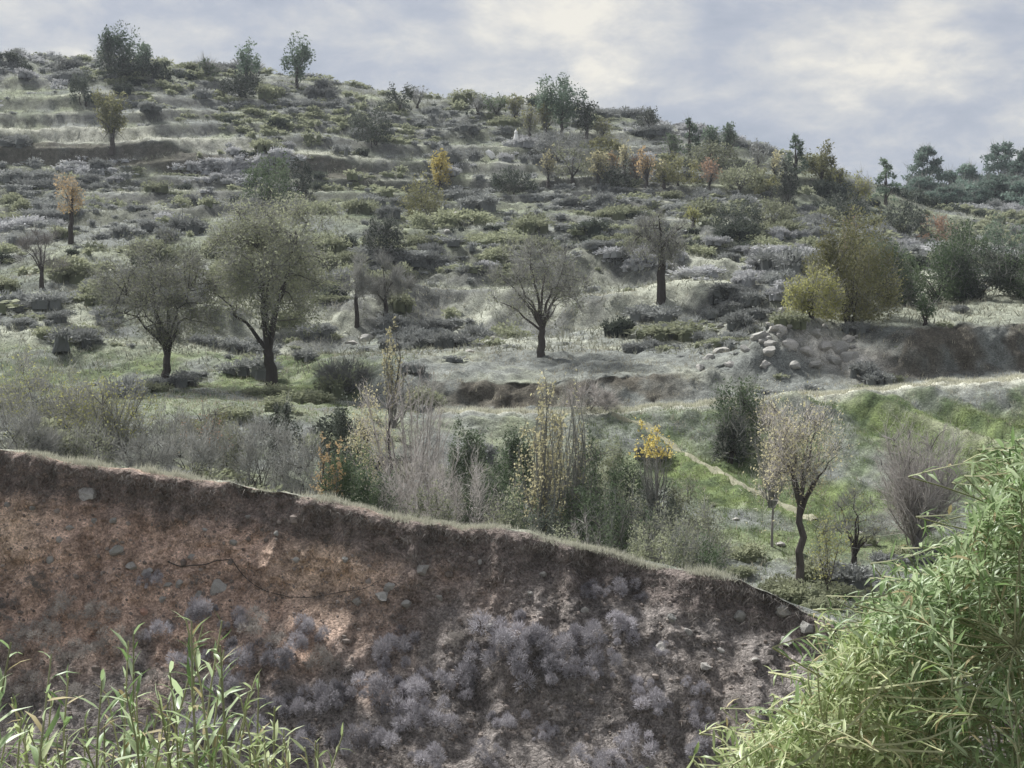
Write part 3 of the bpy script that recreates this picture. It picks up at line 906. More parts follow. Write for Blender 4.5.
# --- bushes: one root with trunk and crown too
B_ = put_tree
for (px, top, w, row, Y, shp, lf, nlf, ntw, cat, lab, sh, cb) in [
    (856, 206, 84, 322, None, 'round', 'olive', 8000, 1200, 'bush', 'largest olive-green bush with ragged top beside the rocky knoll', 'the largest olive bush', .02),
    (832, 238, 70, None, 58, 'round', 'olive', 4500, 700, 'bush', 'olive bush rising against the left of the largest olive bush', None, .0),
    (884, 232, 64, None, 60, 'round', 'dgreen', 4500, 700, 'bush', 'darker green bush rising behind the right of the largest olive bush', None, .0),
    (812, 262, 60, 318, None, 'round', 'ygreen', 2600, 600, 'bush', 'yellow-green bush leaning against the left side of the largest olive bush', None, .0),
    (851, 196, 26, 300, 58.5, 'column', 'rust', 300, 700, 'bush', 'rusty thin shoots rising out of the largest olive bush', None, .1),
    (893, 262, 40, 310, 60, 'round', 'greyolive', 1500, 800, 'bush', 'grey-olive bush touching the right side of the largest olive bush', None, .0),
    (936, 232, 88, 303, None, 'round', 'dgreen', 5500, 700, 'bush', 'dark green bush, left one in the row on the right flat', 'the dark bush row', .0),
    (985, 244, 84, 300, None, 'round', 'dark', 5600, 600, 'bush', 'blackish green bush, middle one in the row on the right flat', None, .0),
    (1030, 240, 70, 299, None, 'round', 'dgreen', 3400, 600, 'bush', 'dark green bush, right one in the row on the right flat', None, .0),
    (964, 215, 60, None, 72, 'round', 'dgreen', 2200, 400, 'bush', 'hazy green bush behind the dark row on the right flat', None, .0),
    (1015, 212, 70, None, 74, 'round', 'pine', 2400, 400, 'bush', 'hazy bluish bush behind the right end of the dark row', None, .0),
    (737, 375, 50, 452, None, 'round', 'dgreen', 2800, 500, 'bush', 'dark green upright bush where the track meets the slope', 'the dark bush by the track', .0),
    (731, 412, 30, 462, None, 'round', 'dark', 900, 300, 'bush', 'very dark small bush at the foot of the dark bush by the track', None, .0),
    (925, 292, 20, 325, None, 'oval', 'dgreen', 420, 120, 'bush', 'small upright bush on the edge of the right flat', None, .0),
    (422, 172, 46, 222, None, 'round', 'olive', 1300, 400, 'bush', 'dark olive bush just below the bright yellow tree', None, .0),
    (383, 212, 42, 262, None, 'round', 'dark', 1300, 500, 'bush', 'dark bush with olive top above the grey bare trees', 'the dark bush above the bare trees', .0),
    (513, 164, 46, 194, None, 'round', 'dark', 1200, 200, 'bush', 'blackish flat-topped bush below the white slab', 'the blackish flat bush', .0),
    (272, 152, 56, 205, None, 'round', 'dgreen', 1700, 500, 'bush', 'grey-green bush behind the top of the largest spreading tree', None, .0),
    (300, 158, 34, 200, None, 'round', 'dark', 800, 300, 'bush', 'dark bush right of the grey-green bush on the upper slope', None, .0),
    (372, 96, 44, 145, None, 'round', 'dark', 1200, 500, 'bush', 'dark scrubby bush below the ridge left of centre', 'the dark ridge bush', .0),
    (400, 82, 26, 112, None, 'round', 'dark', 600, 250, 'bush', 'dark bush standing on the skyline left of centre', None, .0),
    (84, 66, 30, 104, None, 'round', 'dark', 800, 200, 'bush', 'blackish bush below the skyline clump, left of it', 'the blackish upper bush', .0),
    (62, 58, 26, 72, None, 'round', 'grey', 300, 300, 'bush', 'pale twiggy bush on the skyline at upper left', None, .0),
    (10, 52, 40, 70, None, 'round', 'dark', 900, 200, 'bush', 'dark low bush on the skyline at the left edge', None, .0),
    (128, 50, 60, 78, None, 'round', 'dark', 1200, 200, 'bush', 'dark bush at the foot of the skyline clump', None, .0),
    (163, 60, 22, 80, None, 'round', 'dark', 500, 150, 'bush', 'small dark bush right of the skyline clump', None, .0),
    (240, 70, 40, 98, None, 'round', 'dark', 900, 300, 'bush', 'dark bush at the foot of the upright skyline tree', None, .0),
    (738, 196, 50, 240, None, 'round', 'dark', 1500, 300, 'bush', 'dark boulder-like bush on the slope left of the largest olive bush', 'the boulder-like bush', .0),
    (772, 196, 46, 226, None, 'round', 'greyolive', 1000, 300, 'bush', 'grey-topped bush right of the boulder-like bush', None, .0),
    (905, 198, 44, 240, None, 'round', 'dark', 1200, 300, 'bush', 'dark bush in the dip below the far pines', None, .0),
    (938, 212, 40, 248, None, 'round', 'rust', 500, 500, 'bush', 'brownish bush in the dip in front of the far pines', None, .0),
    (845, 190, 50, 225, None, 'round', 'dark', 1100, 300, 'bush', 'dark thicket bush right of the black evergreen', None, .0),
    (676, 150, 50, 185, None, 'round', 'olive', 1100, 400, 'bush', 'olive bush between the orange-brown and rust red saplings', None, .0),
    (620, 160, 34, 190, None, 'round', 'dark', 700, 300, 'bush', 'dark bush behind the orange-brown ridge sapling', None, .0),
    (742, 158, 46, 190, None, 'round', 'greyolive', 900, 400, 'bush', 'grey-olive bush right of the rust red sapling', None, .0),
    (555, 128, 60, 160, None, 'round', 'grey', 600, 900, 'bush', 'grey twiggy bush left below the tallest ridge pine', None, .0),
    (768, 166, 40, 196, None, 'round', 'olive', 900, 200, 'bush', 'olive bush left of the black evergreen', None, .0),
    (712, 140, 60, 168, None, 'round', 'greyolive', 1000, 300, 'bush', 'grey-olive bush at the foot of the ridge trio', None, .0),
    (606, 132, 36, 160, None, 'round', 'olive', 700, 300, 'bush', 'olive bush right below the tallest ridge pine', None, .0),
    # gully and the foot of the slope
    (45, 340, 120, None, 31, 'round', 'ygreen', 1300, 5200, 'bush', 'arching yellow-green twiggy bush at the left edge behind the bank', 'the arching left bush', .0),
    (112, 372, 86, None, 31, 'vase', 'ygreen', 900, 3600, 'bush', 'yellow-green twiggy bush in front of the smaller forked tree', None, .0),
    (20, 405, 80, None, 26, 'round', 'grey', 300, 3500, 'bush', 'grey twiggy bush low on the crest at the left edge', None, .0),
    (165, 402, 60, None, 31.5, 'round', 'grey', 100, 1500, 'bush', 'pale sprawling bare bush with a dark branch behind the crest', None, .0),
    (208, 392, 52, None, 30, 'vase', 'rust', 110, 1300, 'bush', 'bush of bare reddish upright sticks behind the crest', None, .05),
    (258, 408, 80, None, 29.5, 'round', 'grey', 500, 3000, 'bush', 'grey-pink bare bush right of the reddish sticks', None, .0),
    (300, 425, 60, None, 28.5, 'round', 'grey', 500, 2400, 'bush', 'grey bare bush left of the orange shrub on the crest', None, .0),
    (328, 420, 30, None, 27.0, 'column', 'orange', 700, 300, 'bush', 'small orange shrub glowing behind the crest', 'the small orange shrub', .0),
    (336, 392, 36, None, 31, 'oval', 'dark', 900, 200, 'bush', 'dark green bush directly behind the small orange shrub', None, .0),
    (352, 443, 70, None, 27.2, 'round', 'dgreen', 2600, 400, 'bush', 'dense dark green bush right of the small orange shrub', None, .0),
    (368, 372, 58, None, 32.5, 'oval', 'paleyellow', 900, 1100, 'bush', 'pale yellow bush around the foot of the tall thin sapling', None, .05),
    (410, 352, 104, None, 30.5, 'vase', 'grey', 120, 5200, 'bush', 'tall whitish bare bush with many upright stems', 'the tall whitish bare bush', .08),
    (415, 440, 80, None, 27.2, 'round', 'grey', 200, 3800, 'bush', 'grey-pink bare bush in front of the tall whitish one', None, .0),
    (455, 432, 92, None, 28, 'round', 'grey', 200, 4200, 'bush', 'wide grey-pink bare bush left of the pale yellow poplar', None, .0),
    (500, 440, 50, None, 33, 'round', 'dgreen', 900, 400, 'bush', 'dark green bush half hidden left of the pale yellow poplar', None, .0),
    (520, 470, 46, None, 28, 'round', 'dgreen', 900, 700, 'bush', 'green bush at the left foot of the pale yellow poplar', None, .0),
    (592, 430, 74, None, 31, 'vase', 'dgreen', 1500, 2600, 'bush', 'tall green and grey bush right of the pale yellow poplar', None, .0),
    (606, 480, 84, None, 27.5, 'vase', 'dgreen', 900, 2600, 'bush', 'tangled green bush above the dark hollow on the crest', None, .0),
    (640, 462, 60, None, 30, 'vase', 'greyolive', 700, 2200, 'bush', 'grey-olive bush under the yellow-topped sapling', None, .0),
    (585, 505, 44, None, 26.6, 'vase', 'grey', 40, 900, 'bush', 'small bare pale bush at the crest, left of the dark hollow', None, .0),
    (665, 505, 70, None, 27.6, 'round', 'greyolive', 900, 2300, 'bush', 'twiggy grey bush right of the dark hollow', None, .0),
    (700, 488, 56, None, 30, 'round', 'greyolive', 700, 1600, 'bush', 'twiggy grey-olive bush at the foot of the diagonal path', None, .0),
    (640, 505, 56, None, 31, 'round', 'dark', 1400, 300, 'bush', 'nearly black bush filling the dark hollow', None, .0),
    (560, 480, 60, None, 33, 'round', 'dark', 1400, 300, 'bush', 'dark green bush behind the foot of the pale yellow poplar', None, .0),
    (468, 415, 40, None, 37, 'round', 'dgreen', 900, 500, 'bush', 'low green bush on the slope right of the tall whitish bare bush', None, .0),
    (520, 425, 50, None, 36, 'round', 'dgreen', 1200, 500, 'bush', 'green bush on the slope just left behind the pale yellow poplar', None, .0),
    (600, 436, 60, None, 37, 'round', 'greyolive', 1300, 600, 'bush', 'rounded grey-olive bush on the slope left of the golden-topped sapling', None, .0),
    (628, 450, 50, None, 35, 'round', 'dgreen', 1200, 500, 'bush', 'green bush on the slope close left of the golden-topped sapling', None, .0),
    (572, 452, 56, None, 34, 'round', 'dgreen', 1300, 400, 'bush', 'dark green bush right behind the pale yellow poplar', None, .0),
    (684, 470, 50, None, 33, 'round', 'greyolive', 900, 900, 'bush', 'grey-olive bush right below the golden-topped sapling', None, .0),
    (655, 478, 60, None, 32, 'round', 'dark', 1300, 400, 'bush', 'dark bush at the foot of the golden-topped sapling', None, .0),
    (540, 498, 60, None, 27.2, 'round', 'dark', 1200, 500, 'bush', 'dark bush at the crest below the pale yellow poplar', None, .0),
    (488, 470, 50, None, 29.5, 'round', 'dark', 1000, 400, 'bush', 'dark bush right of the wide grey-pink bare bush', None, .0),
    (690, 520, 70, None, 28.5, 'round', 'dgreen', 1000, 900, 'bush', 'green twiggy bush just behind the crest near the white upright stone', None, .0),
    (470, 455, 56, None, 31, 'round', 'dgreen', 1000, 300, 'bush', 'green bush behind the wide grey-pink bare bush', None, .0),
    (505, 485, 50, None, 27.6, 'round', 'greyolive', 900, 400, 'bush', 'grey-olive bush at the crest left of the pale yellow poplar', None, .0),
    (580, 470, 56, None, 29, 'round', 'dgreen', 1100, 300, 'bush', 'leafy green bush at the right foot of the pale yellow poplar', None, .0),
    (618, 500, 60, None, 28, 'round', 'dgreen', 1000, 400, 'bush', 'leafy green bush in front of the dark hollow', None, .0),
    (650, 520, 56, None, 26.4, 'round', 'greyolive', 800, 500, 'bush', 'low grey-olive bush touching the white upright stone', None, .0),
    (560, 520, 50, None, 25.8, 'round', 'greyolive', 800, 500, 'bush', 'low grey-olive bush at the crest right under the poplar', None, .0),
    (380, 470, 50, None, 27.4, 'round', 'dgreen', 900, 300, 'bush', 'dark green bush left under the tall whitish bare bush', None, .0),
    (430, 478, 50, None, 26.0, 'round', 'greyolive', 600, 600, 'bush', 'low olive bush at the crest under the whitish bare bush', None, .0),
    (60, 392, 80, None, 33, 'round', 'olive', 800, 700, 'bush', 'olive bush behind the arching left bush', None, .0),
    (205, 405, 70, None, 33.5, 'round', 'olive', 700, 500, 'bush', 'olive bush on the flat behind the reddish sticks', None, .0),
    (190, 425, 60, None, 28, 'round', 'grey', 200, 1800, 'bush', 'low grey bare bush in front of the reddish sticks', None, .0),
    (230, 418, 50, None, 31, 'round', 'greyolive', 500, 1000, 'bush', 'grey-olive bush behind the reddish sticks', None, .0),
    (282, 398, 44, None, 33, 'round', 'dark', 700, 400, 'bush', 'dark bush below the trunk of the largest spreading tree', None, .0),
    (88, 420, 60, None, 27, 'round', 'greyolive', 300, 1500, 'bush', 'grey-olive twiggy bush on the crest below the arching left bush', None, .0),
    (145, 432, 56, None, 26.4, 'round', 'grey', 200, 1500, 'bush', 'low pale twiggy bush at the crest left of the sprawling one', None, .0),
    (916, 412, 84, 552, None, 'vase', 'grey', 160, 5200, 'bush', 'pinkish grey bare vase-shaped bush left of the leafy foreground', 'the vase-shaped bare bush', .05),
    (756, 400, 40, None, 42, 'vase', 'paleyellow', 300, 900, 'bush', 'straw-coloured thin bush right of the dark bush by the track', None, .05),
    (828, 500, 44, None, 30, 'oval', 'ygreen', 420, 900, 'bush', 'pale yellow-green bush between the twisted tree and the small forked one', None, .0),
    (590, 385, 50, None, 44.0, 'round', 'grey', 150, 900, 'bush', 'grey bare bush on the track right of the pale yellow poplar', None, .0),
    (345, 360, 60, 392, None, 'round', 'grey', 500, 1400, 'bush', 'grey-green shrubby bush right of the largest spreading tree', None, .0),
]:
    pale_t = TWIGP if lf in ('grey', 'paleyellow') and px in (410, 415, 455, 585, 916, 756, 368, 590) else None
    shp = 'dome' if shp == 'round' else shp
    B_('bush', lab, cat, px, top, w * 1.14, row=row, Y=Y, shape=shp, leafm=lf, nleaf=int(nlf * (5.0 if lf in ('dgreen', 'dark', 'greyolive', 'olive') and (Y or 60) < 45 else 1.7)), ntwig=int(ntw * (1.2 if shp == 'dome' else .5)), cb=cb, short=sh,
       fork=.06, nl=9, tr=.05 if (Y or 60) < 45 else .09, stems=3, clump=(20 if nlf + ntw < 1200 else 56), k=5,
       twigm=pale_t, bark=(BARKG if pale_t else None), lpx=2.6, twl=(16 if shp != 'vase' else 24) * ((Y or 60) / F))
# --- saplings and small trees of the gully
T_('twisted_tree', 'twisted dark-trunked tree with thin yellowish crown at the end of the bank', 'tree', 800, 376, 118, row=596, short='the twisted tree',
   shape='oval', cb=.30, fork=.42, nl=8, tr=.08, fine=14, nleaf=2600, lpx=2.6, ntwig=3200, twl=.3, clump=44, leafm='paleyellow', lean=(-.15, 0), seed=61, twigm=TWIGP)
T_('forked_tree', 'small dark forked tree right of the twisted tree', 'tree', 854, 488, 74, row=576, short='the small forked gully tree',
   shape='round', cb=.4, fork=.2, nl=7, tr=.075, nleaf=160, lpx=3, ntwig=1200, twl=.35, clump=18, leafm='ygreen', seed=64)
T_('poplar_sapling', 'pale yellow poplar sapling standing tallest behind the crest', 'tree', 543, 348, 62, Y=29.5, short='the pale yellow poplar',
   shape='column', cb=.05, fork=.3, nl=7, tr=.035, nleaf=2600, lpx=3.4, ntwig=1500, twl=.35, clump=34, leafm='paleyellow', seed=67, bark=BARKG)
T_('poplar_sapling', 'dry pale sapling leaning beside the pale yellow poplar', 'tree', 572, 362, 42, Y=31, shape='column', cb=.2, fork=.35, nl=6, tr=.028,
   nleaf=420, lpx=3.2, ntwig=1600, twl=.4, clump=22, leafm='paleyellow', seed=68, bark=BARKG)
T_('poplar_sapling', 'tall thin sapling with yellow leaves at its tip', 'tree', 393, 314, 34, Y=31.5, short='the tall thin sapling', shape='column', cb=.5, fork=.5, nl=5,
   tr=.035, nleaf=560, lpx=3.4, ntwig=500, twl=.3, clump=16, leafm='paleyellow', seed=70)
T_('poplar_sapling', 'sapling topped with a bright golden tuft beside the diagonal path', 'tree', 656, 394, 40, Y=32, short='the golden-topped sapling', shape='column', cb=.35, fork=.4, nl=6,
   tr=.03, nleaf=1500, lpx=3.4, ntwig=700, twl=.3, clump=18, leafm='yellow', toplf=.66, seed=72, bark=BARKG)
T_('poplar_sapling', 'bare straw-coloured sapling left of the twisted tree', 'tree', 772, 405, 46, Y=34, shape='column', cb=.2, fork=.35, nl=6,
   tr=.028, nleaf=420, lpx=3.0, ntwig=1400, twl=.35, clump=18, leafm='paleyellow', seed=74, bark=BARKG)
#SECTION3

# ------------------------------------------------------------------ cushion shrubs
def shrub_mesh(seed, nb, nl, lobes, mat, tw, lw, core=True, low=-.25, rag=0):
    """unit cushion: radius 1, height about 1, made of fine twigs over a twiggy core"""
    r = np.random.default_rng(seed)
    mb = MB()
    a = r.uniform(0, 6.28, lobes); q = np.sqrt(r.random(lobes)) * .62
    c = np.stack([q * np.cos(a), q * np.sin(a), .22 + .38 * r.random(lobes) * (1 - q)], 1)
    rad = r.uniform(.22, .52, lobes)
    if rag:
        c[:, :2] *= 1.45; c[:, 2] = r.uniform(.05, .75, lobes) * (1 - .4 * q); rad = r.uniform(.14, .42, lobes)
    if core:
        for i in range(lobes):
            th = np.linspace(0, 6.28, 7)[:-1]
            ring = lambda z, s: np.stack([c[i, 0] + np.cos(th) * rad[i] * s, c[i, 1] + np.sin(th) * rad[i] * s, np.full(6, z)], 1) + r.normal(0, .03, (6, 3))
            v = np.vstack([ring(-.12, .55), ring(c[i, 2], .5), ring(c[i, 2] + rad[i] * .3, .32), [[c[i, 0], c[i, 1], c[i, 2] + rad[i] * .42]]])
            t = []
            for k in range(2):
                for j in range(6):
                    p, q2 = k * 6 + j, k * 6 + (j + 1) % 6
                    t += [(p, q2, q2 + 6), (p, q2 + 6, p + 6)]
            t += [(12 + j, 12 + (j + 1) % 6, 18) for j in range(6)]
            mb.add(v, t, 0.0)
    i = r.integers(0, lobes, nb)
    d = rdir(nb, r); d[:, 2] = np.abs(d[:, 2]) * (.85 - low) + low; d = unit(d)
    P = c[i] + d * rad[i][:, None] * r.uniform(.3, .85, (nb, 1))
    hgt = np.clip(d[:, 2] * .5 + .4, 0, 1)
    blades(mb, P, d + r.normal(0, .3, (nb, 3)) + [0, 0, .3], rad[i] * (r.uniform(.15, .42, nb) if rag else r.uniform(.25, .6, nb)), tw * r.uniform(.7, 1.3, nb),
           np.clip(r.random(nb) * .7 + .3 * r.random(lobes)[i], 0, 1))
    if nl:
        i = r.integers(0, lobes, nl)
        d = rdir(nl, r); d[:, 2] = np.abs(d[:, 2]) * 1.1 - .25; d = unit(d)
        P = c[i] + d * rad[i][:, None] * r.uniform(.75, 1.08, (nl, 1))
        s = lw * r.uniform(.6, 1.4, nl)
        leaves(mb, P, d + rdir(nl, r), s, s * .55, np.clip(r.random(nl) * .7 + .3 * r.random(lobes)[i], 0, 1))
    return mb


SH = {}
for kk, (nb, nl, tw, lw, m, n) in {
    'bank': (4800, 0, .022, .05, 'lilac', 7), 'deadbank': (3000, 0, .018, .05, 'dead', 4), 'grey': (900, 260, .055, .11, 'grey', 8), 'pale': (800, 300, .055, .12, 'pale', 6),
    'olive': (300, 600, .05, .12, 'greyolive', 6), 'dark': (300, 600, .05, .13, 'dark', 5)}.items():
    SH[kk] = [shrub_mesh(100 + i + len(kk) * 17, nb, nl, (9 + i % 5) if 'bank' in kk else 5 + i % 4, None, tw, lw, 'bank' not in kk, -.6 if 'bank' in kk else -.25, 1 if 'bank' in kk else 0).mesh('shrub', LV[m]) for i in range(n)]


def ordinal(n):
    w = ['first', 'second', 'third', 'fourth', 'fifth', 'sixth', 'seventh', 'eighth', 'ninth', 'tenth', 'eleventh', 'twelfth',
         'thirteenth', 'fourteenth', 'fifteenth', 'sixteenth', 'seventeenth', 'eighteenth', 'nineteenth', 'twentieth']
    if n <= 20:
        return w[n - 1]
    return ('twenty-' if n < 30 else 'thirty-' if n < 40 else 'forty-') + w[n % 10 - 1] if n % 10 else ('thirtieth' if n == 30 else 'fortieth')


# --- on the bank: (px, row, width px)
BSH = [(35, 588, 34), (60, 612, 44), (14, 612, 40), (95, 618, 40), (40, 640, 50), (10, 650, 46), (80, 655, 46), (120, 640, 40), (150, 585, 26),
       (205, 622, 42), (232, 628, 36), (262, 632, 44), (286, 655, 46), (305, 640, 36), (245, 662, 44), (325, 668, 40), (340, 700, 44), (285, 706, 44),
       (315, 712, 40), (405, 643, 36), (393, 670, 44), (372, 694, 40), (420, 690, 46), (402, 708, 44), (432, 722, 42), (385, 745, 46), (350, 748, 44),
       (508, 640, 58), (545, 652, 46), (585, 645, 50), (615, 634, 44), (625, 592, 40), (598, 594, 30), (484, 668, 44), (560, 676, 44), (602, 672, 40),
       (655, 708, 42), (632, 757, 44), (590, 765, 44), (662, 652, 20), (700, 760, 40), (530, 668, 50), (575, 700, 30), (508, 724, 36), (545, 738, 28),
       (455, 690, 36), (430, 765, 40), (490, 760, 30), (695, 690, 26), (160, 640, 34), (190, 665, 36), (220, 695, 40), (165, 690, 36), (255, 740, 40),
       (130, 690, 40), (300, 745, 40), (735, 705, 26), (640, 690, 24), (455, 640, 22), (700, 722, 30), (30, 690, 44), (70, 700, 44), (200, 735, 40), (110, 740, 40)]
bands = {}
for (px, row, w) in BSH:
    b = 0 if row < 618 else 1 if row < 680 else 2
    bands.setdefault(b, []).append((px, row, w))
BN = ['upper', 'middle', 'lower']
for b, lst in bands.items():
    lst.sort()
    for k, (px, row, w) in enumerate(lst):
        p, nrm = ray_px(px, row)
        R_ = w * .5 * p.y / F * 1.12
        o = link('thorn_shrub', random.choice(SH['deadbank' if (px < 135 or (px * 7 + row) % 9 == 0) else 'bank']), None, (p.x, p.y, p.z - .05 * R_), 0,
                 (R_ * random.uniform(.9, 1.1), R_ * random.uniform(.9, 1.1), R_ * random.uniform(.9, 1.5) * (.85 if px < 135 else 1)))
        up = (nrm if nrm.z > 0 else -nrm) * .55 + Vector((0, 0, .45))
        o.rotation_euler = (up.to_track_quat('Z', 'Y').to_matrix() @ Matrix.Rotation(random.uniform(0, 6.28), 3, 'Z')).to_euler()
        tag(o, f'{"brownish dead" if (px < 135 or (px * 7 + row) % 9 == 0) else "grey-lilac thorny"} cushion shrub on the bank face, {ordinal(k + 1)} from left in the {BN[b]} rank', 'shrub', 'cushion shrubs on the bank face')

# --- hillside scrub
LMK = np.array([(a, b) for a, b, _ in LANDMARKS], float)
cand = []
tries = 0
hr = np.random.default_rng(77)
while len(cand) < 4300 and tries < 90000:
    tries += 1
    Y = math.sqrt(hr.uniform(27 ** 2, 150 ** 2)); u = hr.uniform(-.43, .43)
    px = 512 + u * F; x = u * Y
    z = ground(x, Y); row = HOR - F * z / Y
    dens = .1 + .9 * float(sstep(-.3, .3, fbm(x * .09, Y * .13, 91, 3) + .5 * fbm(x * .4, Y * .5, 92, 2)))
    t_flat = Y > 40 and Y < 57 and px < 400
    if Y < 40 and px < 540:
        dens *= .6
    if t_flat:
        dens *= .22
    if 41 < Y < 46.5 and px > 430:
        continue
    if px > 860 and 50 < Y < 64:
        dens *= .08
    if 46 < Y < 60 and px > 400:
        dens *= .6
    if Y < 41 and px > 560:
        dens *= .55
    if 57 < Y < 68 and px > 560:
        dens *= .35
    if abs(Y - 115.5) < 1.3 and px < 330:
        continue
    if hr.random() > dens:
        continue
    nn = float(fbm(x * .06, Y * .06, 95, 3)) + hr.normal(0, .25)
    kind = 'pale' if nn > .55 else 'grey' if nn > -.12 else 'olive' if nn > -.58 else 'dark'
    if Y < 42 and px > 560 and kind == 'dark':
        kind = 'olive'
    R_ = hr.gamma(3.2, .19) * (.8 if Y < 60 else 1.05)
    R_ = min(max(R_, .16), 1.7)
    # visible from the camera?
    d = Vector((x, Y, z + R_ * .6)); h = BVH.ray_cast(Vector((0, 0, 0)), d.normalized())
    vis = h[0] is None or h[3] > d.length - .8
    cand.append((x, Y, z, px, row, R_, kind, vis and -5 < px < 1029))
# pale rocky-looking patches in the photograph
for (cx, cy, sx, sy, n, kind) in [(95, 168, 28, 8, 26, 'pale'), (230, 172, 36, 14, 60, 'pale'), (270, 158, 30, 8, 20, 'pale'), (770, 262, 36, 26, 60, 'pale'),
                                  (740, 300, 30, 10, 14, 'grey'), (430, 340, 60, 14, 26, 'grey'), (440, 130, 60, 20, 60, 'grey'), (650, 170, 70, 16, 70, 'grey'),
                                  (640, 235, 80, 22, 50, 'grey'), (560, 205, 90, 18, 60, 'grey'), (720, 330, 30, 18, 20, 'grey'), (300, 120, 90, 16, 80, 'olive'),
                                  (50, 205, 50, 14, 40, 'grey'), (640, 260, 30, 8, 20, 'pale'), (430, 265, 60, 18, 30, 'grey'), (830, 210, 40, 12, 30, 'dark')]:
    for _ in range(n):
        px = hr.normal(cx, sx * .6); row = hr.normal(cy, sy * .6)
        p, nrm = ray_px(px, row)
        if p is None or p.y < 40:
            continue
        cand.append((p.x, p.y, p.z, px, row, hr.uniform(.35, .95), kind, True))
vis = [c for c in cand if c[7]]
vis.sort(key=lambda c: -c[5] / c[1])
lim = {'grey': 260, 'pale': 150, 'olive': 150, 'dark': 110}
single, rest = [], [c for c in cand if not c[7] and abs(c[3] - 512) > 500]
cnt = {}
for c in vis:
    cnt[c[6]] = cnt.get(c[6], 0) + 1
    (single if cnt[c[6]] <= lim[c[6]] else rest).append(c)
ADJ = {'grey': 'grey twiggy cushion shrub', 'pale': 'pale silvery cushion shrub', 'olive': 'dull olive low shrub', 'dark': 'dark low shrub'}
keys = {}
for c in single:
    d = LMK - np.array([c[3], c[4]]); dist = np.hypot(d[:, 0], d[:, 1] * 1.4); j = int(np.argmin(dist))
    ddx, ddy = c[3] - LMK[j, 0], c[4] - LMK[j, 1]
    rel = ('right of' if ddx > 0 else 'left of') if abs(ddx) > abs(ddy) * 1.2 else ('nearer than' if ddy > 0 else 'uphill of')
    keys.setdefault((c[6], j, rel), []).append((dist[j], c))
for (kind, j, rel), lst in keys.items():
    lst.sort(key=lambda q: q[0])
    for k, (dd, c) in enumerate(lst):
        x, Y, z, px, row, R_, _, _ = c
        o = link({'grey': 'grey_shrub', 'pale': 'silvery_shrub', 'olive': 'olive_shrub', 'dark': 'dark_shrub'}[kind], random.choice(SH[kind]), None, (x, Y, z - .06 * R_), random.uniform(0, 6.28),
                 (R_ * random.uniform(.8, 1.7), R_ * random.uniform(.8, 1.3), R_ * random.uniform(.55, 1.1)))
        tag(o, f'{ordinal(k + 1)} {ADJ[kind]} {rel} {LANDMARKS[j][2]}', 'shrub', {'grey': 'grey', 'pale': 'silvery', 'olive': 'olive', 'dark': 'dark'}[kind] + ' shrubs scattered on the hillside')
# the rest: one mass of small scrub, each a little cushion of leaf and twig faces
small = {k: shrub_mesh(900 + i, 70, 45, 3, None, .13, .24, core=True).arrays() for i, k in enumerate(('grey', 'pale', 'olive', 'dark'))}
mbr = MB()
kidx = {'grey': 0, 'pale': 1, 'olive': 2, 'dark': 3}
for (x, Y, z, px, row, R_, kind, _) in rest:
    v, t, c, mi = small[kind]
    a = random.uniform(0, 6.28); ca, sa = math.cos(a), math.sin(a)
    sx_, sz_ = random.uniform(.8, 1.9), random.uniform(.5, 1.0)
    vv = np.stack([(v[:, 0] * ca - v[:, 1] * sa) * R_ * sx_ + x, (v[:, 0] * sa + v[:, 1] * ca) * R_ + Y, v[:, 2] * R_ * sz_ + z - .05], 1)
    mbr.add(vv, t, c, kidx[kind])
o = link('scrub', mbr.mesh('scrub', [LV['grey'], LV['pale'], LV['greyolive'], LV['dark']]))
tag(o, 'mass of small grey and olive scrub covering the hillside', 'scrub', kind='stuff')

# ------------------------------------------------------------------ rocks
ROCK = solid_mat('pale_stone', (.22, .215, .20), (.42, .405, .37), 14, .9, .03)
ROCKG = solid_mat('grey_stone', (.30, .285, .26), (.50, .475, .44), 9, .9, .04)
ROCKR = solid_mat('red_stone', (.32, .19, .14), (.46, .29, .22), 9, .9, .03)
WHITE = solid_mat('whitewash', (.68, .67, .64), (.82, .81, .78), 5, .8, .01)
import bmesh


def rock_mesh(seed, mat, sub=2):
    bm = bmesh.new()
    bmesh.ops.create_icosphere(bm, subdivisions=sub, radius=1)
    r = np.random.default_rng(seed)
    pl = unit(r.normal(size=(9, 3))); off = r.uniform(.42, .85, 9)
    for v in bm.verts:
        p = np.array(v.co)
        for n_, o_ in zip(pl, off):
            d = p @ n_ - o_
            if d > 0:
                p = p - n_ * d * .95
        v.co = p * (1 + .09 * r.normal())
    me = bpy.data.meshes.new('stone'); bm.to_mesh(me); bm.free()
    me.materials.append(mat)
    return me


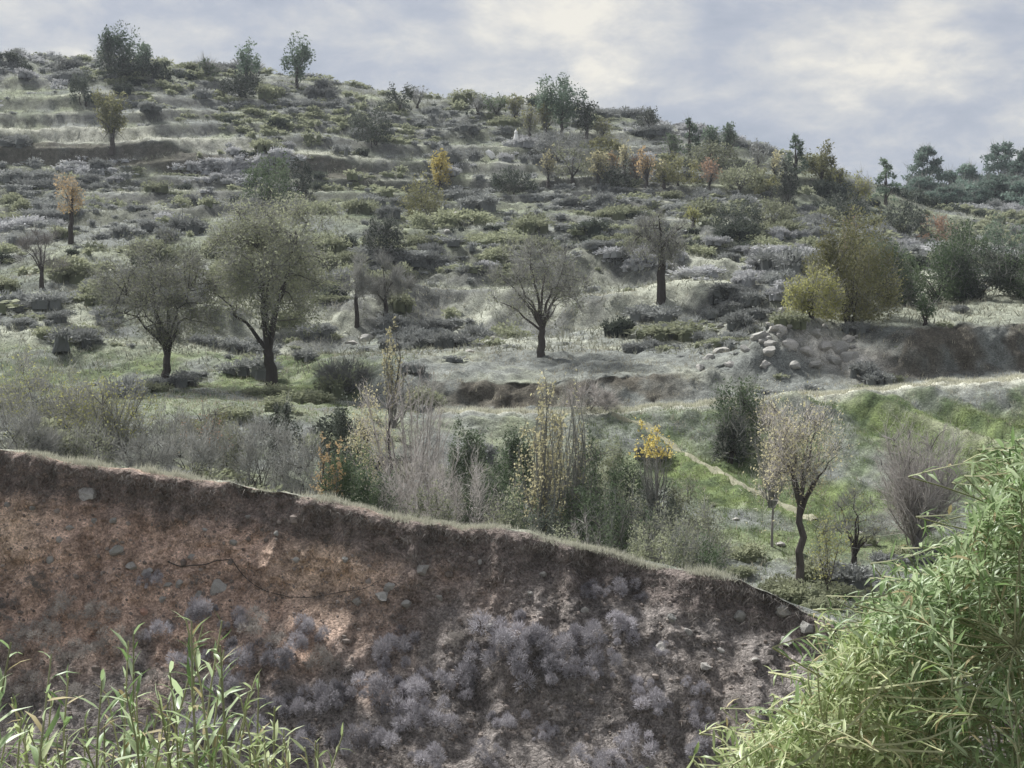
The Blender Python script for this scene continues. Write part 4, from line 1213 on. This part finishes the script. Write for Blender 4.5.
RM = {'p': [rock_mesh(i, ROCK) for i in range(5)], 'g': [rock_mesh(20 + i, ROCKG) for i in range(6)], 'r': [rock_mesh(40, ROCKR)]}
BR = [(117, 550, 15, 'p'), (133, 566, 13, 'g'), (147, 572, 11, 'g'), (114, 521, 9, 'p'), (95, 521, 7, 'p'), (88, 495, 20, 'g'), (9, 505, 8, 'p'), (168, 585, 9, 'g'),
      (179, 584, 10, 'g'), (220, 588, 19, 'g'), (198, 594, 8, 'p'), (144, 612, 10, 'r'), (233, 543, 9, 'p'), (192, 557, 8, 'p'), (248, 517, 6, 'p'), (277, 533, 7, 'p'),
      (163, 599, 7, 'g'), (358, 602, 11, 'g'), (382, 597, 16, 'g'), (407, 604, 11, 'g'), (390, 587, 12, 'g'), (422, 570, 16, 'g'), (480, 562, 7, 'g'), (543, 574, 7, 'p'),
      (530, 594, 8, 'g'), (490, 626, 7, 'p'), (671, 619, 11, 'p'), (740, 616, 15, 'p'), (783, 612, 20, 'g'), (806, 628, 17, 'p'), (786, 641, 15, 'g'), (688, 632, 11, 'g'),
      (662, 648, 13, 'g'), (705, 667, 13, 'g'), (70, 528, 8, 'g'), (32, 508, 7, 'p'), (60, 540, 8, 'g'), (205, 530, 7, 'g'), (296, 560, 8, 'g'), (440, 598, 8, 'g'),
      (585, 610, 8, 'g'), (620, 545 + 30, 7, 'g'), (720, 650, 8, 'g'), (755, 660, 9, 'g'), (345, 560, 7, 'p'), (50, 560, 9, 'g')]
bands = {}
for q in BR:
    bands.setdefault(0 if q[1] < 545 else 1 if q[1] < 598 else 2, []).append(q)
NMK = {'p': 'pale', 'g': 'grey', 'r': 'reddish'}
for b, lst in bands.items():
    lst.sort()
    for k, (px, row, w, m) in enumerate(lst):
        p, nrm = ray_px(px, row); s = w * .5 * p.y / F * 1.1
        o = link('stone', random.choice(RM[m]), None, (p.x, p.y - s * .12, p.z), 0, (s * 1.15, s * .9, s * random.uniform(.7, .95)))
        o.rotation_euler = (random.uniform(-.5, .5), random.uniform(-.5, .5), random.uniform(0, 6.28))
        tag(o, f'{NMK[m]} stone stuck in the bank face, {ordinal(k + 1)} from left among the {BN[b]} stones', 'stone', 'stones in the bank face')
p, nrm = ray_px(652, 557)
o = link('stone', RM['p'][1], None, (p.x, p.y + .15, p.z + .06), .4, (.075, .07, .13))
tag(o, 'upright white stone standing on the crest of the bank', 'stone')
# boulders on the knoll, the scree and the terraces
KN = [(int(a_), int(b_), int(c_)) for a_, b_, c_ in zip(np.random.default_rng(9).normal(782, 30, 26), np.random.default_rng(10).normal(338, 14, 26), np.random.default_rng(11).uniform(6, 12, 26))] + [(800, 322, 20), (778, 330, 18), (815, 335, 16), (790, 345, 18), (760, 338, 18), (770, 352, 16), (745, 350, 14), (722, 352, 16), (730, 365, 12), (708, 358, 12),
      (782, 312, 14), (805, 352, 16), (822, 348, 18), (838, 350, 22), (850, 358, 20), (862, 368, 16), (876, 374, 14), (835, 362, 16), (890, 380, 10), (752, 325, 14), (795, 365, 14),
      (815, 365, 14), (740, 335, 12), (700, 368, 10), (960, 301, 22), (905, 305, 12), (765, 365, 12), (848, 340, 14)]
for k, (px, row, w) in enumerate(sorted(KN, key=lambda q: (q[2] < 9.5, q))):
    small_ = w < 9.5
    if small_ and not any(q[2] < 9.5 and q < (px, row, w) for q in KN):
        k0 = k
    kk_ = k - k0 if small_ else k
    p, nrm = ray_px(px, row); s = w * .5 * p.y / F * 1.08
    o = link('boulder', random.choice(RM['p' if k % 3 else 'g']), None, tuple(p), 0, (s * 1.15, s, s * .75))
    o.rotation_euler = (random.uniform(-.4, .4), random.uniform(-.4, .4), random.uniform(0, 6.28))
    tag(o, f'{"small" if small_ else "large"} rough boulder of the rocky knoll below the olive bush, {ordinal(kk_ + 1)} from left', 'boulder', 'boulders of the rocky knoll')
HR = [(430, 158, 12), (455, 215, 10), (440, 222, 12), (425, 226, 11), (462, 226, 10), (448, 232, 9), (620, 205, 9), (870, 545, 16), (780, 545, 10), (860, 535, 12), (745, 560, 10), (735, 520, 9),
      (480, 345, 14), (495, 340, 12), (365, 340, 16), (352, 344, 12), (470, 352, 10)]
for k, (px, row, w) in enumerate(sorted(HR)):
    p, nrm = ray_px(px, row); s = w * .5 * p.y / F * 1.1
    o = link('boulder', random.choice(RM['p' if k % 2 else 'g']), None, tuple(p), random.uniform(0, 6), (s * 1.2, s, s * .7))
    tag(o, f'loose boulder lying among the scrub of the slope, {ordinal(k + 1)} from left', 'boulder', 'loose boulders on the slope')
# small clods and pebbles on the bank, one uncountable mass
mp = MB()
bmv = np.array([v.co for v in rock_mesh(77, ROCKG, 1).vertices]); bmt = []
_m = rock_mesh(78, ROCKG, 1); _m.calc_loop_triangles(); bmt = np.array([t.vertices for t in _m.loop_triangles]); bmv = np.array([v.co for v in _m.vertices])
for k in range(4200):
    px = rng.uniform(-20, 830); row = rng.uniform(470, 768)
    p, nrm = ray_px(px, row)
    if p is None or p.y > 23:
        continue
    s = rng.gamma(1.5, .0085) + .006
    mp.add(bmv * s * rng.uniform(.7, 1.3, 3) + np.array(p), bmt, rng.random())
o = link('clods', mp.mesh('clods', plant_mat((.17, .14, .12), (.36, .31, .275), 0, .95, .1)))
tag(o, 'small clods and pebbles strewn over the bank face', 'clods', kind='stuff')

# exposed root that sags across the bank face
mb = MB(); pts = []
rt = [(168, 562), (182, 566), (198, 566), (214, 562), (230, 560), (240, 572), (252, 583), (268, 592), (288, 597), (306, 598), (326, 596), (345, 592), (366, 588), (378, 582)]
rs = pchip(np.arange(len(rt)), np.array(rt, float), np.linspace(0, len(rt) - 1, 70))
for (px, row) in rs:
    p, nrm = ray_px(px, row + random.uniform(-1, 1)); pts.append(np.array(p) + np.array((0, -.025, .01)))
pts = np.array(pts); pts[1:-1] = (pts[:-2] + pts[1:-1] + pts[2:]) / 3
tube(mb, pts, np.linspace(.009, .004, len(pts)), 5, .2)
o = link('exposed_root', mb.mesh('exposed_root', TWIGD)); tag(o, 'dark exposed root sagging across the red soil of the bank', 'root')

# ------------------------------------------------------------------ things on the upper slope
def lathe(mb, prof, k=12, tint=.5):
    tube(mb, [(0, 0, z) for _, z in prof], [r_ for r_, _ in prof], k, tint)


p, _ = ray_px(516, 143)
root = bpy.data.objects.new('stone_marker', None); COL.objects.link(root); root.location = p
tag(root, 'small white conical stone marker with a knob top below the ridge', 'marker')
mb = MB(); lathe(mb, [(.36, -.15), (.36, .08), (.30, .12), (.19, .62), (.15, .78)], 10); link('body', mb.mesh('body', WHITE), root)
mb = MB(); lathe(mb, [(.09, .76), (.15, .84), (.17, .93), (.13, 1.03), (.05, 1.1), (.035, 1.24)], 10); link('knob', mb.mesh('knob', WHITE), root)
p, _ = ray_px(491, 158)
o = link('stone_slab', rock_mesh(55, WHITE), None, (p.x, p.y, p.z + .3), .3, (.62, .22, .36)); o.rotation_euler = (-.3, .75, .2)
tag(o, 'white slab of stone tilted on the slope near the white marker', 'slab')

def boxmb(x0, x1, y0, y1, z0, z1, sk=0.0):
    m = MB()
    v = [(x, y, z + (sk if y > 0 else -sk) * (1 if z > z0 - 9 else 0)) for z in (z0, z1) for y in (y0, y1) for x in (x0, x1)]
    q = [(0, 1, 3, 2), (4, 6, 7, 5), (0, 4, 5, 1), (2, 3, 7, 6), (0, 2, 6, 4), (1, 5, 7, 3)]
    m.add(v, [t for a, b, c, d in q for t in ((a, c, b), (a, d, c))], .5)
    return m


# wire fence on the skyline
root = bpy.data.objects.new('wire_fence', None); COL.objects.link(root)
pp = [site(px, None, 149) for px in np.linspace(186, 236, 8)]
root.location = pp[0]
tag(root, 'low wire fence with thin posts on the skyline beside the small tree', 'fence')
for q in pp:
    mb = MB(); tube(mb, [q - pp[0] - [0, 0, .2], q - pp[0] + [0, 0, .6], q - pp[0] + [0, 0, 1.3]], [.05, .05, .045], 5, .5); link('post', mb.mesh('post', BARKG), root)
for h_ in (.6, 1.15):
    mb = MB(); tube(mb, [q - pp[0] + [0, -.05, h_] for q in pp], [.02] * 8, 4, .5); link('wire', mb.mesh('wire', BARKG), root)

# ------------------------------------------------------------------ footpath down the slope
PATH = solid_mat('trodden_grass', (.19, .185, .125), (.29, .28, .20), 5, .95, .03)
pts = [np.array(ray_px(px, row)[0]) for px, row in [(612, 414), (640, 424), (668, 442), (692, 456), (716, 470), (742, 484), (768, 496), (792, 508), (815, 520)]]
s = np.linspace(0, len(pts) - 1, 60)
cx = pchip(np.arange(len(pts)), np.array(pts), s)
mb = MB(); vs = []
for k in range(60):
    d = cx[min(k + 1, 59)] - cx[max(k - 1, 0)]; n_ = unit(np.array([-d[1], d[0], 0])); w = .11 + .05 * math.sin(k * .9) + .04 * random.random()
    for e_ in (-1, -.5, 0, .5, 1):
        q = cx[k] + n_ * w * e_
        vs.append((q[0], q[1], ground(q[0], q[1]) + (.035 if abs(e_) < 1 else -.01)))
mb.add(vs, [t for k in range(59) for e_ in range(4) for t in ((k * 5 + e_, k * 5 + e_ + 1, k * 5 + e_ + 6), (k * 5 + e_, k * 5 + e_ + 6, k * 5 + e_ + 5))], .5)
o = link('footpath', mb.mesh('footpath', PATH, True)); tag(o, 'pale narrow footpath running diagonally down the green slope', 'path', kind='structure')

# ------------------------------------------------------------------ grass (uncountable)
def grass(name, label, n, sample, L, Wd, mat, lean=.45, up=1.0, tuft=5, spread=.09):
    P = []
    for _ in range(n):
        q = sample()
        if q is not None:
            P.append(q)
    P = np.array(P, float)
    P = np.repeat(P, tuft, 0); m = len(P)
    P = P + np.c_[rng.normal(0, spread, (m, 2)), np.full(m, -.02)]
    d = np.c_[rng.normal(0, lean, (m, 2)), np.full(m, up)]
    mb = MB(); blades(mb, P, d, L * rng.uniform(.5, 1.4, m), Wd * rng.uniform(.7, 1.3, m), rng.random(m))
    o = link(name, mb.mesh(name, mat)); tag(o, label, 'grass', kind='stuff')


def s_crest():
    px = rng.uniform(-60, 900); j = int(np.clip(np.searchsorted(pxs, px), 1, len(pxs) - 1))
    tq = 3.93 + abs(rng.normal(0, .16)); i = int(np.clip(np.searchsorted(tt, tq), 0, len(tt) - 1))
    if float(fbm(GX[i, j] * 1.6, GX[i, j] * .5, 96, 4)) + rng.normal(0, .18) < -.02:
        return None
    return (GX[i, j] + rng.uniform(-.03, .03), GY[i, j], GZ[i, j])


def s_fringe():
    px = rng.uniform(-60, 860); j = int(np.clip(np.searchsorted(pxs, px), 1, len(pxs) - 1))
    tq = rng.uniform(2.95, 4.0) if rng.random() < .75 else rng.uniform(1.6, 3); i = int(np.clip(np.searchsorted(tt, tq), 0, len(tt) - 1))
    return (GX[i, j] + rng.uniform(-.03, .03), GY[i, j] - .01, GZ[i, j])


def zone_s(px0, px1, y0, y1, thr=-.3, seed=5, f=.35):
    def s():
        px = rng.uniform(px0, px1); Y = math.sqrt(rng.uniform(y0 ** 2, y1 ** 2)); x = (px - 512) / F * Y
        if float(fbm(x * f, Y * f, seed, 3)) + rng.normal(0, .15) < thr:
            return None
        return (x, Y, ground(x, Y))
    return s


DRYG = plant_mat((.37, .365, .29), (.62, .605, .50), .3, .9, .1)
DRYD = plant_mat((.20, .185, .14), (.38, .35, .27), .3, .9, .1)
GRN = plant_mat((.085, .125, .04), (.19, .24, .085), .35, .8, .08)
ROOTS = plant_mat((.10, .09, .08), (.25, .23, .21), .15, .9, .1)
grass('dry_grass', 'pale dry grass growing along the crest of the bank', 9000, s_crest, .07, .007, DRYG)
def s_crest2():
    q = s_crest()
    return q if q is not None and float(fbm(q[0] * 1.3, q[1] * .4, 97, 3)) > .12 else None


grass('dry_grass', 'taller ragged tufts of straw on the crest of the bank', 1500, s_crest2, .15, .008, DRYG, lean=.35, tuft=6, spread=.05)
grass('hanging_grass', 'dark dead grass and rootlets hanging under the crest', 7000, s_fringe, .13, .008, ROOTS, lean=.5, up=-.5, tuft=4, spread=.05)
def s_low():
    px = rng.uniform(-60, 860); j = int(np.clip(np.searchsorted(pxs, px), 1, len(pxs) - 1))
    tq = rng.uniform(.6, 2.3); i = int(np.clip(np.searchsorted(tt, tq), 0, len(tt) - 1))
    if float(fbm(GX[i, j] * .9, GZ[i, j] * 1.2, 93, 3)) + rng.normal(0, .2) < -.1:
        return None
    return (GX[i, j] + rng.uniform(-.03, .03), GY[i, j], GZ[i, j])


TUSS = plant_mat((.15, .155, .12), (.33, .33, .265), .2, .9, .1)
grass('tussock_grass', 'grey-green tussock grass covering the upper slope', 26000, zone_s(-60, 1090, 52, 150, -.75, 9, .3), .30, .05, TUSS, lean=.7, tuft=4, spread=.22)
grass('dead_twigs', 'dead twigs and withered weeds littering the lower bank face', 9000, s_low, .11, .006, plant_mat((.13, .118, .11), (.33, .30, .28), .15, .9, .1), lean=.8, up=.7, tuft=4, spread=.06)
grass('dry_grass', 'straw-coloured grass scattered over the middle slope and the flats', 16000, zone_s(-60, 1090, 27, 70, -.1, 5), .16, .02, DRYD, tuft=4)
grass('green_grass', 'short green grass on the flat under the two big trees', 5500, zone_s(-60, 420, 34, 56, -.15, 6), .10, .02, GRN, tuft=4)
grass('green_grass', 'green grass on the slope below the track', 8000, zone_s(540, 1090, 27, 45, -.25, 7), .12, .018, GRN, tuft=4)
def s_track():
    px = rng.uniform(440, 1100); j = int(np.clip(np.searchsorted(pxs, px), 1, len(pxs) - 1))
    i = int(np.searchsorted(tt, 9.2 + rng.normal(0, .09)))
    return (GX[i, j] + rng.uniform(-.05, .05), GY[i, j], GZ[i, j])


grass('dry_grass', 'pale dry grass lining the track across the slope', 4500, s_track, .14, .022, DRYG, tuft=4)
#SECTION4

# ------------------------------------------------------------------ leafy shoots in the foreground
LEAFM = plant_mat((.14, .225, .075), (.50, .585, .36), .42, .42, .3, .12)
LEAFY = plant_mat((.20, .27, .09), (.54, .59, .34), .42, .42, .3, .12)
LEAFD = plant_mat((.30, .25, .13), (.50, .43, .26), .3, .6, .15, .12)
STEMM = plant_mat((.20, .21, .11), (.34, .34, .19), 0, .7, .3)


def leaf_verts(bend, fold, wd, twist):
    """lanceolate leaf of unit length along +Y, normal +Z: 5 stations, midrib and two edges"""
    s = np.array([0, .25, .6, 1.0]); w = np.array([.012, .92, .82, .02]) * wd
    ang = bend * s ** 1.3
    y = np.r_[0, np.cumsum(np.diff(s) * np.cos((ang[1:] + ang[:-1]) / 2))]; z = -np.r_[0, np.cumsum(np.diff(s) * np.sin((ang[1:] + ang[:-1]) / 2))]
    v = []
    for i in range(4):
        tw = twist * s[i]
        for e_ in (-1, 0, 1):
            a, b = e_ * w[i], abs(e_) * fold * w[i]
            v.append((a * math.cos(tw) - b * math.sin(tw), y[i], z[i] + a * math.sin(tw) + b * math.cos(tw)))
    t = []
    for i in range(3):
        for e_ in range(2):
            p = i * 3 + e_
            t += [(p, p + 1, p + 4), (p, p + 4, p + 3)]
    return np.array(v), np.array(t)


LVAR = [leaf_verts(random.uniform(.1, 1.15), random.uniform(.15, .5), random.uniform(.055, .09), random.uniform(-.7, .7)) for _ in range(12)]
LMESH = {}
for nm, m in (('g', LEAFM), ('y', LEAFY), ('d', LEAFD)):
    LMESH[nm] = [tri_mesh('leaf', v, t, m, np.full(len(v), (i * .37) % 1.0), smooth=True) for i, (v, t) in enumerate(LVAR)]


def frame(d, up):
    d = unit(d); s = unit(np.cross(d, up)); n_ = np.cross(s, d)
    return np.stack([s, d, n_], -1)


def shoot_plant(name, label, cat, stems, mkey, seed, llen, per_m, nparts, base, group=None, bare=.35):
    """stems: list of (root xyz, tip xyz). The leaves that show largest are parts, the rest one foliage part."""
    r = np.random.default_rng(seed)
    root = bpy.data.objects.new(name, None); COL.objects.link(root); root.location = base
    tag(root, label, cat, group)
    base = np.array(base, float)
    LL = []
    for (a, b) in stems:
        a = np.array(a, float) - base; b = np.array(b, float) - base
        ln = np.linalg.norm(b - a)
        mid = (a + b) / 2 + np.array([0, 0, .12 * ln]) + r.normal(0, .06 * ln, 3)
        s = np.linspace(0, 1, 10)[:, None]
        pts = a * (1 - s) ** 2 + 2 * mid * s * (1 - s) + b * s ** 2 + r.normal(0, .008, (10, 3)) * s
        mb = MB(); tube(mb, pts, np.linspace(.011, .0028, 10) * (.7 + .15 * ln), 5, r.random())
        link('stem', mb.mesh('stem', STEMM), root)
        n_ = int(per_m * ln * (1 - bare))
        for k in range(n_):
            f = bare + (1 - bare) * (k + r.random()) / n_
            q = pts[0] * 0 + np.array([np.interp(f, s[:, 0], pts[:, c]) for c in range(3)])
            tg = unit(np.array([np.interp(min(f + .04, 1), s[:, 0], pts[:, c]) - np.interp(f - .04, s[:, 0], pts[:, c]) for c in range(3)]))
            az = k * 2.4 + r.normal(0, .5)
            o1 = unit(np.cross(tg, [.3, .9, .2])); o2 = np.cross(tg, o1)
            side = o1 * math.cos(az) + o2 * math.sin(az)
            op = r.uniform(.5, 1.5) * (1.15 - .55 * f)
            d = unit(tg * math.cos(op) + side * math.sin(op) + np.array([0, 0, -.12]) + r.normal(0, .12, 3))
            up = unit(np.array([0, 0, 1.0]) + r.normal(0, .35, 3))
            L = llen * r.uniform(.6, 1.2) * (1.0 if f < .93 else .65)
            LL.append((q, frame(d, up), L, int(r.integers(0, len(LVAR)))))
    # which show largest: nearest to the camera and not deep inside
    LL.sort(key=lambda l: np.linalg.norm(l[0] + base) - l[2] * 2)
    for (q, M, L, vi) in LL[:nparts]:
        o = link('leaf', LMESH['d' if r.random() < .08 else mkey][vi], root)
        M4 = Matrix([[*(M[i] * L), q[i]] for i in range(3)] + [[0, 0, 0, 1]])
        o.matrix_local = M4
    if len(LL) > nparts:
        mb = MB()
        for (q, M, L, vi) in LL[nparts:]:
            v, t = LVAR[vi]
            mb.add((v * L) @ M.T + q, t, r.random())
        o = link('foliage', mb.mesh('foliage', LEAFM if mkey == 'g' else LEAFY, True), root); o['kind'] = 'stuff'
    return root


def at(px, row, Y):
    return np.array(((px - 512) / F * Y, Y, (HOR - row) / F * Y))


fr_ = np.random.default_rng(5)
# the big leafy bush on the right: outline of its top edge in the picture
OUT = [(690, 790), (725, 745), (775, 712), (822, 665), (850, 625), (878, 592), (912, 572), (942, 548), (966, 515), (990, 478), (1014, 442), (1040, 420), (1100, 400), (1180, 395)]
ox = [o_[0] for o_ in OUT]; oy = [o_[1] for o_ in OUT]


def right_stems(n, x0, x1, y0, y1, lo, hi, bx, by):
    out_ = []
    for k in range(n):
        px = fr_.uniform(x0, x1); Y = fr_.uniform(y0, y1)
        edge = np.interp(px, ox, oy)
        row = edge + abs(fr_.normal(0, 1)) * lo + fr_.random() ** 1.5 * hi
        tip = at(px, row, Y)
        rx = tip[0] * .75 + fr_.normal(bx, .35) * .25 + .25; ry = Y + fr_.normal(.3, .3)
        rootp = np.array((rx, ry, gnear(rx, ry) - .05))
        out_.append((rootp, tip))
    return out_


def dense_bush(name, label, nb, x0, x1, y0, y1, hi, mk, seed, llen, nlv, base, droop=.1):
    """a rounded bush: main stems from one base, leafy branchlets all through its volume"""
    r = np.random.default_rng(seed)
    base = np.array((base[0], base[1], gnear(base[0], base[1])))
    root = bpy.data.objects.new(name, None); COL.objects.link(root); root.location = base
    tag(root, label, 'bush')
    A = []
    for k in range(34):
        px = r.uniform(x0 + 10, x1 - 10); Y = r.uniform(y0, y1)
        tip = at(px, np.interp(px, ox, oy) + r.uniform(60, hi), Y) - base
        m = tip * .5 + [0, 0, .15 * tip[2]] + r.normal(0, .12, 3)
        s_ = np.linspace(0, 1, 12)[:, None]
        pts = (r.normal(0, .12, 3) * [1, 1, 0]) * (1 - s_) ** 2 + 2 * m * s_ * (1 - s_) + tip * s_ ** 2
        mb = MB(); tube(mb, pts, np.linspace(.022, .004, 12), 5, r.random()); link('stem', mb.mesh('stem', STEMM), root)
        A.append(pts[3:])
    A = np.concatenate(A)
    tw = MB(); LL = []
    for k in range(nb):
        px = r.uniform(x0, x1); Y = r.uniform(y0, y1)
        if r.random() < .45:
            row = np.interp(px, ox, oy) + 18 + abs(r.normal(0, 18))
        else:
            row = np.interp(px, ox, oy) + 24 + r.random() * hi
        tip = at(px, row, Y) - base
        dirn = r.normal(0, .75, 3) + [-.25, -.25, .6]; dirn[0] = min(dirn[0], .25); dirn[2] = max(dirn[2], .05); dirn = unit(dirn)
        L0 = r.uniform(.28, .6); st0 = tip - dirn * L0
        a0 = A[np.argmin(np.linalg.norm(A - st0, axis=1))]
        s_ = np.linspace(0, 1, 6)[:, None]; bend = r.normal(0, .03, 3)
        tube(tw, a0 + (st0 - a0) * s_ + np.sin(s_ * 3.14) * bend, np.linspace(.0045, .004, 6), 3, r.random())
        pts = st0 + (tip - st0) * s_ + np.sin(s_ * 3.14) * bend * .7
        tube(tw, pts, np.linspace(.004, .0012, 6), 3, r.random())
        for q in range(nlv):
            f = (q + r.random()) / nlv
            p0 = np.array([np.interp(f, s_[:, 0], pts[:, c]) for c in range(3)])
            side = unit(np.cross(dirn, unit(r.normal(size=3))))
            op = r.uniform(.35, 1.35) * (1.1 - .5 * f)
            d = unit(dirn * math.cos(op) + side * math.sin(op) + [0, 0, -droop])
            LL.append((p0, frame(d, unit(np.array([0, 0, 1.0]) + r.normal(0, .4, 3))), llen * r.uniform(.55, 1.25), int(r.integers(0, len(LVAR)))))
    link('branchlets', tw.mesh('branchlets', STEMM), root)['kind'] = 'stuff'
    LL.sort(key=lambda l: np.linalg.norm(l[0] + base) - l[2] * 2)
    for (q, M, L, vi) in LL[:300]:
        o = link('leaf', LMESH['d' if r.random() < .06 else mk][vi], root); o.matrix_local = Matrix([[*(M[i] * L), q[i]] for i in range(3)] + [[0, 0, 0, 1]])
    mb = MB()
    for (q, M, L, vi) in LL[300:]:
        v, t = LVAR[vi]; mb.add((v * L) @ M.T + q, t, r.random() ** 1.3, 1 if r.random() < .06 else 0)
    link('foliage', mb.mesh('foliage', [LEAFM if mk == 'g' else LEAFY, LEAFD], True), root)['kind'] = 'stuff'


dense_bush('willow_bush', 'big bright green bush with long narrow leaves filling the right foreground', 1150, 880, 1160, 5.6, 8.2, 330, 'g', 3, .105, 22, (2.7, 7.0))
dense_bush('willow_bush', 'grey-green leafy bush at the left side of the big right bush', 520, 785, 935, 6.6, 8.6, 190, 'g', 4, .105, 20, (2.0, 7.8))
dense_bush('willow_bush', 'yellow-green leafy bush low in front of the big right bush', 300, 735, 870, 5.4, 6.6, 110, 'y', 5, .095, 18, (1.15, 6.1))
# leafy shoots at the lower left: tip px, row, distance
SHT = [(10, 640, 5.2, 'g', 'shoot with broad leaves cut by the left edge'),
       (52, 690, 5.8, 'y', 'short yellowish shoot second from the left edge'),
       (98, 676, 5.6, 'g', 'whitish-tipped shoot left of the tall forked one'),
       (135, 690, 5.9, 'g', 'low shoot between the whitish-tipped and the tall pair'),
       (186, 618, 5.5, 'g', 'tallest shoot with wide spreading leaves at lower left'),
       (130, 640, 6.2, 'g', 'pair of thin straight stems left of the tallest shoot'),
       (222, 645, 5.7, 'g', 'shoot with pale tip right of the tallest one'),
       (248, 690, 5.6, 'y', 'thin yellow-green shoot leaning right at lower left'),
       (275, 705, 5.9, 'y', 'rightmost short shoot of the lower left group'),
       (160, 700, 5.3, 'y', 'low bushy shoot under the tallest one'),
       (20, 720, 5.3, 'y', 'low yellow shoot in the bottom left corner'),
       (70, 735, 5.2, 'y', 'low bushy shoot right of the bottom left corner'),
       (215, 735, 5.3, 'y', 'low shoot at the bottom edge under the pale-tipped one'),
       (310, 745, 5.7, 'y', 'single low sprig at the bottom edge, apart on the right'),
       (115, 748, 5.2, 'y', 'low sprig at the bottom edge below the whitish-tipped shoot'),
       (262, 752, 5.3, 'y', 'low sprig at the bottom edge below the leaning shoot')]
for k, (px, row, Y, mk, lab) in enumerate(SHT):
    tip = at(px, row, Y)
    bx_, by_ = tip[0] + fr_.normal(0, .12), Y + .1
    b0 = np.array((bx_, by_, gnear(bx_, by_) - .05))
    stems = [(b0, tip)]
    for j in range(4 if mk == 'g' else 6):
        stems.append((b0 + fr_.normal(0, .05, 3) * [1, 1, 0], tip + np.array((fr_.normal(0, .13), fr_.normal(0, .2), -abs(fr_.normal(.12, .12))))))
    shoot_plant('leafy_shoot', lab, 'shoot', stems, mk, 40 + k, .17 if mk == 'g' else .14, 17 if mk == 'g' else 20, 300, tuple(b0), 'leafy shoots at lower left', bare=.45)

# ------------------------------------------------------------------ haze over the hill
m, t, o_ = mat_base('haze')
pv = N(t, 'ShaderNodeVolumePrincipled')
pv.inputs['Color'].default_value = (.86, .92, 1.0, 1); pv.inputs['Density'].default_value = .00026; pv.inputs['Anisotropy'].default_value = .2
t.links.new(pv.outputs[0], o_.inputs['Volume'])
o = link('haze', boxmb(-420, 420, -20, 640, -14, 48).mesh('haze', m))
tag(o, 'thin pale haze in the air over the slope', 'haze', kind='stuff')
